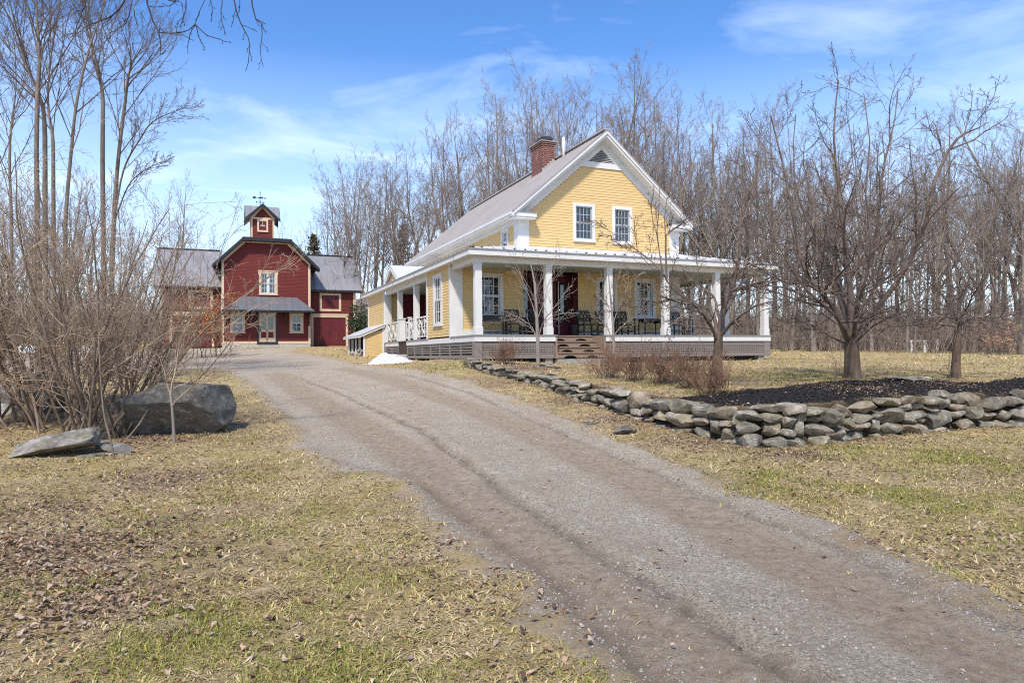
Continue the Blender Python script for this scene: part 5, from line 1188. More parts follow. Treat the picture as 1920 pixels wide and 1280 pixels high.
drawn('yard_tree', (1343, 726), 13.9, [(1343, 726, 0), (1344, 690, 0), (1346, 660, 0), (1347, 628, 0)],
      [[[(1348, 640, 0), (1352, 600, 0), (1362, 562, -.1), (1382, 512, -.2), (1391, 470, -.3), (1388, 430, -.3), (1396, 380, -.4), (1402, 330, -.4)], (.075, .010)], [[(1348, 632, 0), (1390, 592, -.5), (1430, 570, -.8), (1475, 559, -1.)], (.042, .014)],
       [[(1346, 628, 0), (1334, 584, .2), (1300, 568, .3), (1282, 558, .3), (1257, 556, .3), (1230, 566, .3), (1205, 580, .3)], (.05, .012)], [[(1345, 640, 0), (1328, 605, -.4), (1308, 584, -.7), (1290, 580, -.9), (1262, 596, -1.1), (1241, 614, -1.2)], (.045, .010)],
       [[(1350, 600, 0), (1337, 562, .5), (1322, 545, .8), (1305, 536, 1.), (1280, 546, 1.2), (1255, 540, 1.3)], (.036, .009)], [[(1345, 628, 0), (1310, 582, -.2), (1270, 550, -.4), (1246, 515, -.5), (1237, 482, -.5), (1237, 450, -.5), (1228, 428, -.5), (1242, 388, -.5), (1237, 345, -.5)], (.045, .008)],
       [[(1250, 522, -.5), (1248, 470, -.6), (1247, 446, -.6), (1259, 430, -.6), (1286, 404, -.7), (1300, 372, -.7)], (.024, .006)], [[(1380, 515, -.2), (1408, 500, -.4), (1442, 514, -.6), (1482, 529, -.8)], (.022, .007)], [[(1352, 600, 0), (1385, 540, .6), (1420, 480, .9), (1440, 420, 1.1), (1452, 370, 1.2)], (.04, .008)],
       [[(1246, 515, -.5), (1210, 480, -.3), (1175, 452, -.2), (1140, 430, 0), (1115, 410, .1)], (.02, .005)], [[(1230, 566, .3), (1190, 560, .2), (1150, 575, .1), (1120, 560, 0)], (.018, .005)]],
      .115, .085, YL2, 'brown_bark', 'yard_twig', 'bare spreading fruit tree with arching limbs in front of the porch', seed=5)
drawn('yard_tree', (1791, 706), 15.5, [(1791, 707, 0), (1793, 670, 0), (1795, 640, 0), (1797, 606, 0)],
      [[[(1796, 612, 0), (1760, 606, -.2), (1722, 612, -.4), (1695, 600, -.5), (1652, 598, -.6)], (.034, .009)], [[(1797, 602, 0), (1775, 590, .3), (1720, 593, .5), (1680, 575, .6)], (.03, .008)], [[(1797, 612, 0), (1820, 598, -.3), (1870, 596, -.6), (1915, 584, -.8), (1950, 575, -.9)], (.036, .009)],
       [[(1800, 605, 0), (1832, 591, .2), (1870, 570, .4), (1905, 545, .5), (1940, 520, .5)], (.034, .008)], [[(1797, 608, 0), (1799, 570, 0), (1806, 530, 0), (1800, 490, 0)], (.05, .009)], [[(1796, 600, 0), (1772, 562, -.3), (1740, 530, -.5), (1715, 500, -.6)], (.03, .008)], [[(1798, 600, 0), (1826, 560, -.5), (1850, 520, -.9), (1865, 485, -1.)], (.03, .008)],
       [[(1797, 606, 0), (1780, 580, 1.), (1750, 560, 1.5), (1730, 540, 1.7)], (.028, .007)], [[(1797, 606, 0), (1815, 590, -1.), (1850, 600, -1.6), (1880, 620, -1.9)], (.026, .007)]],
      .10, .07, [dict(YL[0], m=11, lf=.42, up=.0), dict(YL[1], m=7), dict(YL[2], m=5), YL[3]], 'brown_bark', 'yard_twig', 'small flat-topped bare tree at the right edge, slim trunk with level branches', seed=8)
SL_ = [dict(m=8, t0=.2, t1=1., ang=.6, sd=.2, lf=.45, n=5, w=.12, up=.06, rr=.65, rmin=.0045, end=.5), dict(m=5, t0=.2, t1=1., ang=.65, sd=.2, lf=.45, n=4, w=.14, up=.04, rr=.75, rmin=.0038, end=.7)]
drawn('sapling', (1009, 690), 20.3, [(1009, 690, 0), (1008, 655, 0), (1008, 625, 0), (1005, 572, 0), (1003, 535, 0), (994, 490, 0)],
      [[[(1008, 640, 0), (1000, 617, 0), (981, 601, -.2), (950, 585, -.3), (925, 578, -.4)], (.02, .006)], [[(1009, 636, 0), (1016, 610, 0), (1034, 584, -.3), (1056, 554, -.4), (1072, 535, -.5)], (.02, .006)], [[(1007, 610, 0), (1000, 580, .3), (985, 545, .5), (968, 500, .6), (957, 470, .6)], (.018, .005)],
       [[(1007, 600, 0), (1018, 570, .3), (1025, 535, .4), (1040, 500, .5), (1048, 470, .5)], (.018, .005)], [[(1008, 625, 0), (1022, 604, -.6), (1045, 592, -.9), (1072, 590, -1.)], (.015, .005)], [[(1008, 630, 0), (990, 612, .7), (965, 600, .9), (940, 602, 1.)], (.015, .005)], [[(1006, 585, 0), (998, 550, -.4), (978, 520, -.6), (962, 505, -.7)], (.014, .005)], [[(1004, 560, 0), (1012, 530, -.3), (1030, 505, -.5), (1052, 500, -.6)], (.014, .005)]],
      .055, .012, SL_, 'pale_bark', 'pale_twig', 'pale young bare tree left of the porch steps', seed=11, nl=10, flare=.2)
drawn('sapling', (1152, 690), 18.6, [(1152, 692, 0), (1151, 650, 0), (1150, 622, 0), (1147, 580, 0), (1143, 540, 0), (1139, 490, 0)],
      [[[(1150, 640, 0), (1138, 615, 0), (1122, 592, 0), (1112, 575, 0)], (.015, .005)], [[(1150, 630, 0), (1165, 612, 0), (1186, 596, 0), (1200, 572, 0)], (.015, .005)], [[(1149, 610, 0), (1160, 575, .2), (1176, 540, .3), (1188, 515, .3)], (.013, .004)], [[(1148, 590, 0), (1132, 560, -.2), (1120, 535, -.3), (1108, 520, -.3)], (.013, .004)], [[(1145, 560, 0), (1156, 530, 0), (1164, 500, 0)], (.012, .004)]],
      .035, .009, SL_, 'pale_bark', 'pale_twig', 'thin pale sapling right of the porch steps rising from the bushes', seed=12, nl=10, flare=.1)
drawn('sapling', (327, 806), 11.0, [(327, 806, 0), (324, 780, 0), (322, 757, 0), (319, 735, 0)],
      [[[(322, 762, 0), (333, 748, -.1), (350, 735, -.2), (366, 716, -.3), (390, 700, -.4), (412, 680, -.5), (428, 655, -.6)], (.016, .005)], [[(320, 740, 0), (323, 715, 0), (328, 690, 0), (330, 655, 0), (345, 610, 0)], (.018, .005)], [[(320, 738, 0), (308, 716, .1), (300, 690, .1), (290, 660, .2)], (.012, .004)], [[(325, 728, 0), (350, 716, .2), (380, 712, .3), (405, 700, .4)], (.012, .004)]],
      .026, .016, [dict(SL_[0], m=7, lf=.4, rmin=.003), dict(SL_[1], m=5, rmin=.0022), dict(SL_[1], m=3, rmin=.0018)], 'pale_bark', 'shrub_twig', 'forked sapling with pale bark in front of the big boulder', seed=13, nl=10, flare=.1)
# ---- tall bare trees at the left
TL = [dict(m=19, t0=.12, t1=.99, ang=.55, sd=.16, lf=.33, taper=.5, n=9, w=.07, up=.06, rr=.48, k=4, rmin=.006, end=.3), dict(m=7, t0=.10, t1=1., ang=.55, sd=.2, lf=.42, n=6, w=.10, up=.05, rr=.6, rmin=.0042, end=.5), dict(m=5, t0=.15, t1=1., ang=.6, sd=.22, lf=.44, n=4, w=.12, up=.03, rr=.7, rmin=.0032, end=.7), dict(m=2, t0=.3, t1=1., ang=.6, sd=.22, lf=.5, n=3, w=.12, up=.02, rr=.8, rmin=.0027, end=.8)]
def tall(base, D, pts, r0, label, seed, extra=()):
    rg = np.random.default_rng(seed); b = at(*base, D); zg = ground_z(b[0], b[1]) - .1; T = np.array([[b[0], b[1], zg]] + [at(x, y, D + d) for x, y, d in pts]); P = [resample(T, 22)]; R = [ramp_r(r0 * .52, .009, 22, .3)]
    for e, ra in extra: P.append(resample([at(x, y, D + d) for x, y, d in e], 22)); R.append(np.linspace(ra * .7, .008, 22))
    P = np.array(P); R = np.array(R); tv, tf = tubes(P, R, 8); cv, cf, _ = build_levels(P, R, TL, rg); plant('tall_tree', (b[0], b[1], zg), tv, tf, cv, cf, 'grey_bark', 'yard_twig', label, 'tree')
tall((72, 690), 21, [(71, 500, 0), (68, 262, 0), (70, 180, 0), (74, 115, 0), (68, 0, .3), (72, -90, .5)], .13, 'tall straight bare tree, leftmost of the tall left trees', 1)
tall((86, 692), 22, [(86, 500, 0), (84, 246, 0), (74, 180, -.3), (49, 120, -.6), (22, 20, -1), (5, -60, -1.3)], .12, 'tall bare tree bending left near its top, beside the leftmost straight one', 2)
tall((102, 692), 23, [(100, 480, 0), (100, 279, 0), (90, 197, .3), (95, 110, .5), (110, 20, .6), (128, -60, .8)], .11, 'slender tall bare tree between two straighter ones at left', 3)
tall((118, 690), 20.5, [(121, 450, 0), (134, 279, 0), (146, 180, 0), (168, 90, .2), (196, 10, .5), (214, -50, .6)], .10, 'tall bare tree leaning right above the big shrub', 4)
tall((196, 690), 22, [(195, 480, 0), (192, 279, 0), (193, 190, 0), (184, 128, .3), (165, 60, .6), (158, 0, .8)], .12, 'upright bare tree left of the forked rightmost tall tree', 5)
tall((206, 690), 21.5, [(212, 440, 0), (222, 295, 0), (234, 197, 0), (244, 130, -.3), (268, 85, -.5)], .125, 'forked bare tree, rightmost of the tall left trees', 6, [([(216, 400, 0), (232, 318, -.2), (262, 262, -.5), (290, 226, -.8), (352, 200, -1.1)], .045), ([(213, 420, 0), (240, 350, .4), (270, 320, .7), (310, 300, .9)], .035)])
tall((-35, 700), 17, [(-40, 450, 0), (-20, 250, 0), (-30, 100, 0), (10, -40, 0)], .13, 'bare tree at the far left edge with branches reaching into view', 7)
tall((20, 690), 26, [(22, 450, 0), (18, 280, 0), (30, 160, 0), (25, 60, 0)], .11, 'thinner bare tree set farther back at the far left', 8)
# ---- multi stemmed shrubs
def shrub(name, base, D, n, lmin, lmax, spread, bias, r, levels, bark, twig, label, seed, bw=.35, bd=.35, wander=.07, up=.03, cat='shrub', group=None, stem='stem', ns=12, b=None):
    rg = np.random.default_rng(seed); b = at(*base, D) if b is None else b; S = np.column_stack([b[0] + rg.normal(size=n) * bw, b[1] + rg.normal(size=n) * bd, np.zeros(n)]); S[:, 2] = zt(S[:, 0], S[:, 1]) - .05
    a = rg.uniform(0, 6.28, n); t = spread * np.sqrt(rg.random(n)); Dr = np.column_stack([np.sin(t) * np.cos(a) + bias[0], np.sin(t) * np.sin(a) + bias[1], np.cos(t)]); L = rg.uniform(lmin, lmax, n)
    P = paths(S, Dr, L, ns, wander, up, rg); R = np.array([np.linspace(x, x * .22, ns) for x in rg.uniform(r * .55, r, n)]); sv, sf = tubes(P, R, 5); cv, cf, tips = build_levels(P, R, levels, rg)
    return plant(name, (b[0], b[1], S[:, 2].mean()), sv, sf, cv, cf, bark, twig, label, cat, group, trunk=stem), tips
SH = [dict(m=11, t0=.14, t1=1., ang=.6, sd=.22, lf=.36, taper=.35, n=6, w=.14, up=.05, rr=.55, k=3, rmin=.0040, end=.45), dict(m=6, t0=.12, t1=1., ang=.75, sd=.25, lf=.42, n=4, w=.16, up=.04, rr=.7, rmin=.0026, end=.6), dict(m=4, t0=.2, t1=1., ang=.75, sd=.25, lf=.42, n=3, w=.16, up=.02, rr=.8, rmin=.0022, end=.7)]
shrub('shrub', (172, 768), 11.4, 24, 2.9, 4.6, .60, (.17, .05), .034, SH, 'shrub_bark', 'shrub_twig', 'largest bare multi-stemmed shrub fanning out beside the boulder', 21, .24, .3)
shrub('shrub', (140, 752), 12.4, 14, 3.0, 5.0, .5, (0, .05), .036, SH, 'shrub_bark', 'shrub_twig', 'dense bare upright shrub left of the largest shrub', 22)
shrub('shrub', (62, 742), 12.8, 13, 2.8, 4.8, .55, (-.1, 0), .036, SH, 'shrub_bark', 'shrub_twig', 'bare shrub with thick leaning stems behind the tilted slab', 23, .3, .3)
shrub('shrub', (-40, 745), 12.5, 11, 2.8, 4.8, .6, (.12, 0), .034, SH, 'shrub_bark', 'shrub_twig', 'bare shrub cut by the left edge of the view', 24)
shrub('shrub', (250, 735), 14.5, 11, 2.2, 3.8, .7, (.25, 0), .026, SH, 'shrub_bark', 'shrub_twig', 'lower bare shrub behind the boulder reaching right', 25)
# leaning stick
b = at(216, 874, 9.55); pts = [np.array([b[0], b[1], ground_z(b[0], b[1]) - .05])] + [at(x, y, 9.55 + d) for x, y, d in ((206, 820, 0), (194, 770, 0), (187, 680, .05), (184, 610, .05), (182, 545, .1))]
v, f = tubes(resample(pts, 16)[None], np.linspace(.017, .005, 16)[None], 6); ob = link('stick', mesh_np('stick', v - pts[0], f, None, M['shrub_bark'], True)); ob.location = pts[0]; tag(ob, 'single thin leaning brown stem standing in front of the big shrub', 'stem')
# red twig bushes before the porch
RB = [dict(m=6, t0=.2, t1=.95, ang=.42, sd=.15, lf=.45, n=4, w=.08, up=.06, rr=.75, rmin=.003, end=.6), dict(m=3, t0=.2, t1=.95, ang=.45, sd=.15, lf=.45, n=3, w=.08, up=.05, rr=.85, rmin=.0026, end=.7)]
for k, (px, D, h, lab) in enumerate([((945, 694), 20.7, .85, 'reddish bare twiggy bush at the left end of the porch beside the young tree'), ((1140, 716), 17., .95, 'reddish twiggy bush nearest the porch steps in the row behind the wall'), ((1192, 724), 16.2, 1.0, 'reddish twiggy bush second from the steps in the row behind the wall'),
                                 ((1245, 732), 15.2, 1.0, 'reddish twiggy bush in the middle of the row behind the wall'), ((1298, 742), 14.0, .95, 'reddish twiggy bush just left of the fruit tree trunk'), ((1338, 752), 12.9, .78, 'reddish twiggy bush at the foot of the fruit tree trunk')]):
    shrub('twig_bush', px, D, 58, h * .6, h * 1.08, .95, (0, 0), .0065, RB, 'brown_bark', 'red_twig', lab, 60 + k, .16, .16, .05, .02, 'bush', 'red twig bushes along the porch bed', ns=7)
for k, (px, D, lab) in enumerate([((1568, 706), 14.8, 'small tuft of thin grey shoots left of the big yard tree'), ((1780, 704), 15.3, 'small tuft of thin shoots at the foot of the slim right tree')]):
    shrub('shoot_tuft', px, D, 9, .3, .65, .2, (0, 0), .006, [dict(m=2, t0=.3, t1=.9, ang=.4, lf=.3, n=3, rmin=.003)], 'shrub_bark', 'shrub_twig', lab, 80 + k, .06, .06, .03, .05, 'shoots', ns=5)
# ---- branches hanging in from a tree outside the frame
def overhang():
    rg = np.random.default_rng(77); D = 5.2; bx_, by_ = -9.2, 3.2; zg = ground_z(bx_, by_)
    tp = resample([(bx_, by_, zg - .1), (bx_ + .05, by_ + .1, 1.8), (bx_ + .1, by_ + .2, 3.6), (bx_ + .1, by_ + .35, 5.6)], 12)[None]; tv, tf = tubes(tp, ramp_r(.15, .09, 12, .3)[None], 10)
    main = [[(bx_ + .1, by_ + .25, 4.4), tuple(at(60, -170, D)), tuple(at(230, -110, D)), tuple(at(380, -90, D + .2)), tuple(at(520, -110, D + .3))], [(bx_ + .1, by_ + .2, 4.0), tuple(at(20, -80, D - .3)), tuple(at(170, -60, D - .3)), tuple(at(300, -60, D - .2))]]
    MP = np.array([resample(m_, 14) for m_ in main]); MR = np.array([np.linspace(.035, .008, 14)] * 2)
    sub = [[(268, -95), (268, -30), (267, 0), (280, 15), (292, 55), (310, 63), (345, 58), (366, 45), (378, 15), (390, -10)], [(366, 45), (356, 70), (352, 102)], [(366, 46), (388, 67), (410, 75), (434, 82)], [(366, 46), (376, 72), (388, 96)], [(310, 63), (298, 55), (300, 85)],
           [(430, -95), (436, -20), (452, 40), (470, 78), (472, 105), (464, 136)], [(466, -100), (470, -10), (478, 30), (492, 48), (488, 90), (495, 126)], [(232, -90), (238, -20), (228, 12), (205, 32), (170, 45), (150, 58), (128, 74)], [(150, -80), (162, -10), (150, 25), (138, 62), (146, 88)],
           [(262, -80), (250, -10), (240, 35), (228, 50), (205, 62)], [(300, -60), (312, -5), (344, 10), (348, 50)], [(415, -90), (418, -5), (416, 30), (423, 62)], [(340, -60), (330, 4), (300, 14), (284, 14)], [(395, -80), (392, -10), (396, 10), (393, 38)], [(252, 20), (256, 38), (258, 48)], [(345, -80), (350, 0), (346, 30), (339, 48)], [(430, 0), (434, -30), (449, -10), (448, 20), (440, 30)], [(296, 62), (302, 80), (300, 100), (312, 95)]]
    SPs = np.array([resample([at(x, y, D + .15 * math.sin(i * 2.3) + .0) for x, y in s], 12) for i, s in enumerate(sub)]); SPs[:, 1:] += np.cumsum(rg.normal(size=(len(sub), 11, 3)), 1) * .0022
    SR = np.array([np.linspace(.0062 if len(s) > 5 else .004, .0022, 12) for s in sub]); mv, mf = tubes(MP, MR, 6); sv, sf = tubes(SPs, SR, 5)
    cv, cf, _ = build_levels(SPs, SR, [dict(m=5, t0=.25, t1=.98, ang=.7, sd=.2, lf=.13, n=4, w=.14, up=-.04, rr=.7, rmin=.0016, end=.8), dict(m=2, t0=.3, t1=1., ang=.8, lf=.3, n=3, rr=.9, rmin=.0022, end=1.2)], rg)
    cv = np.concatenate([mv, sv, cv]); cf = np.concatenate([mf, sf + len(mv), cf + len(mv) + len(sv)]); plant('overhanging_tree', (bx_, by_, zg), tv, tf, cv, cf, 'grey_bark', 'dark_twig', 'dark thin drooping branches hanging into the top left corner', 'tree')
overhang()
# ---- leaf clusters: evergreens and trees keeping their brown leaves
def leaf_cards(C, size, col, var, rg):
    n = len(C); a = nrm(rg.normal(size=(n, 3))); b = nrm(np.cross(a, rg.normal(size=(n, 3)))); s = size * rg.uniform(.6, 1.3, (n, 1)); c = np.cross(a, b) * .12
    v = np.stack([C - a * s, C - b * s * .42 + c * s, C + a * s, C + b * s * .42 + c * s], 1).reshape(-1, 3); k = np.arange(n * 4).reshape(n, 4); cc = np.array(col)[None] * rg.uniform(1 - var, 1 + var, (n, 1)) * (1 + rg.normal(size=(n, 3)) * .06); return v, k, np.repeat(cc, 4, 0)
def leafy(name, base, D, h, w, n, size, col, label, seed, stems=9, cat='shrub', bias=1.):
    rg = np.random.default_rng(seed); root, tips = shrub(name, base, D, stems, h * .6, h * .95, .5, (0, 0), .03, [dict(m=8, t0=.2, t1=1, ang=.7, lf=.35, n=4, w=.12, rmin=.008), dict(m=5, t0=.2, t1=1, ang=.7, lf=.45, n=3, rmin=.006)], 'brown_bark', 'wood_twig', label, seed, w * .18, w * .18, cat=cat)
    T = tips[:, -1]; C = T[rg.integers(0, len(T), n)] + rg.normal(size=(n, 3)) * .13; v, f, c = leaf_cards(C, size, col, .35, rg); b = np.array(root.location[:]); link('leaves', mesh_np('leaves', v - b, f, None, M['foliage_mat'], False, c), root)
leafy('beech_sapling', (372, 662), 37, 4.2, 1.3, 1500, .075, (.36, .155, .045), 'young tree with withered orange leaves in front of the left barn wing', 31, 6, 'tree')
leafy('beech_sapling', (405, 664), 40, 2.9, 1.3, 900, .075, (.33, .13, .04), 'lower orange-leaved sapling close to the corner of the barn', 32, 5, 'tree')
leafy('beech_sapling', (322, 668), 36, 2.8, 1.3, 420, .07, (.36, .20, .07), 'sparse sapling with a few yellow-brown leaves at left of the barn', 33, 5, 'tree')
leafy('rhododendron', (690, 655), 43, 3.0, 1.8, 2600, .085, (.035, .06, .022), 'dark green leafy evergreen shrub at the right corner of the barn', 34, 10)
leafy('beech_sapling', (1862, 668), 46, 2.4, 3., 700, .07, (.42, .25, .16), 'low sapling holding pale brown leaves at the wood edge, far right', 35, 6, 'tree')
def conifer(px, D, h, label, seed):
    rg = np.random.default_rng(seed); b = at(*px, D); zg = ground_z(b[0], b[1]); tp = paths(np.array([[b[0], b[1], zg]]), np.array([[0, 0, 1.]]), np.array([h]), 10, .01, 0, rg); R = ramp_r(.12, .01, 10)[None]; tv, tf = tubes(tp, R, 6)
    S, D_, L, r = kids(tp, R, 90, .12, .99, 1.35, .12, .22, rg, .92, .3); P = paths(S, D_, L, 5, .06, -.02, rg); cv, cf = tubes(P, taper_r(r, 5, .3, .008), 3); root = plant('conifer', (b[0], b[1], zg), tv, tf, cv, cf, 'brown_bark', 'wood_twig', label, 'tree', crown='branches')
    n = 34; C = (P[:, 1:][:, rg.integers(0, 4, n)]).reshape(-1, 3); C = C + rg.normal(size=C.shape) * np.array([.12, .12, .08]); v, f, c = leaf_cards(C, .13, (.14, .115, .07), .4, rg); v[:, 2] -= .04; link('needles', mesh_np('needles', v - np.array([b[0], b[1], zg]), f, None, M['foliage_mat'], False, c), root)
conifer((590, 650), 57, 9.2, 'small green-brown conifer showing above the right barn wing', 51); conifer((758, 650), 66, 11.5, 'slim dark conifer between the barn and the yellow house roof', 52)

# ------------------------------------------------------------------ grass, leaves, grit
def scatter(rg, D0, D1, dens, ax=.80):
    area = ax * (D1 ** 2 - D0 ** 2); n = int(area * dens); y = np.sqrt(rg.uniform(D0 ** 2, D1 ** 2, n)); x = rg.uniform(-ax, ax, n) * y; return x, y
def clear(x, y):
    L = np.stack([x, y], -1) - HO[:2]; lx = L @ EX[:2]; ly = L @ EY[:2]; return ~((lx > -.1) & (lx < 12.6) & (ly > -.05) & (ly < 18)) & ~((lx > -1.2) & (lx < 0) & (ly > 13.3) & (ly < 18)) & ~((lx > -12) & (lx < 2) & (ly > 29.5))
def grass():
    rg = np.random.default_rng(3); V, C = [], []
    for D0, D1, dens, sz in ((2.4, 5, 15000, .022), (5, 8, 6500, .026), (8, 12, 2200, .034), (12, 18, 600, .046), (18, 30, 130, .07), (30, 55, 26, .10)):
        x, y = scatter(rg, D0, D1, dens); m = masks(x, y); road, mud, mul, leaf, green, soil, sd = m
        p = fbm(x * 1.6, y * 1.6, 4, 17); q = fbm(x * .55, y * .55, 4, 29)
        keep = (sd + (fbm(x * 1.5, y * 1.5, 4, 77) - .5) * .9 < -.10) & (mul < .45 + .2 * p) & (soil < .3) & clear(x, y) & (rg.random(len(x)) < np.clip(.45 + 1.4 * (p - .32), .12, 1) * (1 - .55 * leaf)); keep |= (sd > .2) & (sd < .5) & (rg.random(len(x)) < .02)
        x, y, p, q, leaf, green = (a[keep] for a in (x, y, p, q, leaf, green)); n = len(x); z = gz(x, y)
        g = np.clip(green * .6 + (fbm(x * 1.9, y * 1.9, 4, 41) - .56) * 1.8, 0, .7) > rg.random(n); ol = (fbm(x * 2.6, y * 2.6, 3, 51) > rg.uniform(.30, .75, n)) & ~g
        col = np.array([.58, .455, .255])[None] * (.42 + .9 * rg.random((n, 1))); col[ol] = np.array([.42, .33, .13])[None] * rg.uniform(.6, 1.4, (ol.sum(), 1)); col[g] = np.array([.24, .235, .06])[None] * rg.uniform(.6, 1.6, (g.sum(), 1)); col *= 1 + rg.normal(size=(n, 3)) * .05
        az = rg.uniform(0, 6.28, n); tilt = np.where(g, rg.uniform(.2, 1.1, n), rg.uniform(.95, 1.58, n)); L = sz * rg.uniform(.5, 1.6, n) * np.where(g, 1.25, np.where(rg.random(n) < .2, 2.2, 1.05)); wd = L * rg.uniform(.045, .085, n) + .0006 * (1 + y * .12)
        d = np.stack([np.cos(az) * np.sin(tilt), np.sin(az) * np.sin(tilt), np.cos(tilt)], -1); s = np.stack([-np.sin(az), np.cos(az), np.zeros(n)], -1); b = np.stack([x, y, z - .004], -1); bend = np.stack([np.cos(az) * .35, np.sin(az) * .35, -.25 * np.ones(n)], -1)
        mid = b + d * (L * .55)[:, None]; tip = mid + nrm(d + bend) * (L * .55)[:, None]; w_ = (s * wd[:, None])
        V.append(np.stack([b - w_, b + w_, mid + w_ * .8, mid - w_ * .8, tip], 1)); C.append(np.repeat(col[:, None], 5, 1))
    V = np.concatenate(V); C = np.concatenate(C).reshape(-1, 3); n = len(V); k = np.arange(n)[:, None] * 5
    ob = link('grass', mesh_np('grass', V.reshape(-1, 3), k + np.array([[0, 1, 2, 3]]), k + np.array([[3, 2, 4]]), M['grass_blade_mat'], False, C)); tag(ob, 'short matted straw-coloured and green winter grass over the lawns', 'grass', kind='stuff'); print('blades', n)
grass()
def leaves():
    rg = np.random.default_rng(4); X_, Y_ = [], []
    for D0, D1, dens in ((2.4, 6, 260), (6, 12, 110), (12, 20, 34), (20, 32, 6)):
        x, y = scatter(rg, D0, D1, dens); road, mud, mul, leaf, green, soil, sd = masks(x, y); k = (rg.random(len(x)) < np.where(sd > 0, .03, .22 + .5 * (fbm(x * .9, y * .9, 3, 61) > .55)) + .3 * leaf) & (soil < .6) & (rg.random(len(x)) > mul * .8) & clear(x, y); X_.append(x[k]); Y_.append(y[k])
    for a, b, r in LEAFS:
        n = int(1900 * r * r * (1 if np.hypot(a, b) < 8 else .45)); x = a + rg.normal(size=n) * r * .6; y = b + rg.normal(size=n) * r * .6; sd = sdist(x, y, ROAD); k = (sd < .05) & clear(x, y); X_.append(x[k]); Y_.append(y[k])
    # drift along the foot of the wall
    s = rg.uniform(2.5, CLN[-1] - 8, 1500); P = np.array([on_line(WP, CLN, t)[0] for t in s]); Dd = np.array([on_line(WP, CLN, t)[1] for t in s]); off = -np.abs(rg.normal(size=len(s))) * .28 - .02; X_.append(P[:, 0] - Dd[:, 1] * off); Y_.append(P[:, 1] + Dd[:, 0] * off)
    x = np.concatenate(X_); y = np.concatenate(Y_); ok = y > 2.2; x, y = x[ok], y[ok]; n = len(x); z = gz(x, y) + rg.uniform(.004, .03, n)
    s = .009 + .024 * rg.random(n) ** 1.6; az = rg.uniform(0, 6.28, n); tl = rg.normal(size=(n, 2)) * .2
    u = np.stack([np.cos(az), np.sin(az), tl[:, 0]], -1); v = np.stack([-np.sin(az), np.cos(az), tl[:, 1]], -1); c = np.stack([x, y, z], -1); up = np.array([0, 0, 1.])[None]; S = s[:, None]
    tt = [-1, -.45, .05, .55, 1]; ww = [.10, .58, .72, .45, .04]; bend = rg.normal(size=(n, 1)) * .35; fold = np.abs(rg.normal(size=(n, 1))) * .5; tw = rg.normal(size=(n, 1)) * .5; cols = [[], [], []]
    for a, w0 in zip(tt, ww):
        wl = w0 * rg.uniform(.55, 1.25, (n, 1)); wr = w0 * rg.uniform(.55, 1.25, (n, 1)); mid = c + u * S * a + up * S * (bend * a * a)
        cols[0].append(mid); cols[1].append(mid + v * S * wl * .8 + up * S * (fold * wl + tw * a * wl)); cols[2].append(mid - v * S * wr * .8 + up * S * (fold * wr - tw * a * wr))
    V = np.stack(cols[0] + cols[1] + cols[2], 1); lowest = V[:, :, 2].min(1) - (z - .004); V[:, :, 2] -= np.maximum(lowest, -.01)[:, None] * .8
    pal = np.array([(.34, .235, .165), (.25, .155, .105), (.43, .32, .23), (.33, .19, .115), (.44, .34, .25), (.17, .11, .075), (.40, .27, .18), (.38, .295, .235), (.14, .09, .065)]); col = pal[rg.integers(0, len(pal), n)] * rg.uniform(.65, 1.2, (n, 1))
    k = np.arange(n)[:, None] * 15; q = np.concatenate([k + np.array([[i, i + 1, 6 + i, 5 + i]]) for i in range(4)] + [k + np.array([[i + 1, i, 10 + i, 11 + i]]) for i in range(4)]); ob = link('leaf_litter', mesh_np('leaf_litter', V.reshape(-1, 3), q, None, M['leaf_litter_mat'], True, np.repeat(col, 15, 0))); tag(ob, 'curled brown fallen leaves scattered over grass and along the wall', 'fallen leaves', kind='stuff'); print('leaves', n)
leaves()
def grit():
    rg = np.random.default_rng(6); bv, bf = ico(1); X_, Y_, S_ = [], [], []
    for D0, D1, dens, a, b in ((2.4, 5, 1700, .003, .012), (5, 8, 700, .004, .013), (8, 14, 210, .005, .014), (14, 22, 40, .007, .016)):
        x, y = scatter(rg, D0, D1, dens, .78); m = masks(x, y); sd, mud = m[6], m[1]; e = np.exp(-((sd - .0) / .22) ** 2); pr = np.where(sd > -.05, .30 + .5 * e, .0 + .55 * e) * (1 - .7 * mud * (sd > .3)) + (fbm(x * 1.1, y * 1.1, 4, 91) > .66) * .12; k = rg.random(len(x)) < pr; k &= clear(x, y) & (m[2] < .5); n = k.sum(); X_.append(x[k]); Y_.append(y[k]); S_.append(a + (b - a) * rg.random(n) ** 3)
    x = np.concatenate(X_); y = np.concatenate(Y_); s = np.concatenate(S_); n = len(x); z = gz(x, y)
    sc = s[:, None] * rg.uniform(.6, 1.3, (n, 3)) * np.array([1, 1, .7]); a = rg.uniform(0, 6.28, n); ca, sa = np.cos(a), np.sin(a); bv_, bf_ = bv, bf
    v = bv_[None] * sc[:, None]; v = v * (1 + rg.normal(size=v.shape[:2])[..., None] * .12); vx = v[..., 0] * ca[:, None] - v[..., 1] * sa[:, None]; vy = v[..., 0] * sa[:, None] + v[..., 1] * ca[:, None]
    V = np.stack([vx + x[:, None], vy + y[:, None], v[..., 2] + z[:, None] + s[:, None] * .15], -1); T = (np.arange(n)[:, None, None] * len(bv_) + bf_[None]).reshape(-1, 3); g = rg.uniform(.15, .36, (n, 1)); col = g * (1 + rg.normal(size=(n, 3)) * .04) * np.array([1.06, .97, .86])
    ob = link('gravel', mesh_np('gravel', V.reshape(-1, 3), None, T, M['pebble_mat'], True, np.repeat(col, len(bv_), 0))); tag(ob, 'loose grey gravel stones on the driveway and along its edges', 'gravel', kind='stuff'); print('grit', n)
grit()

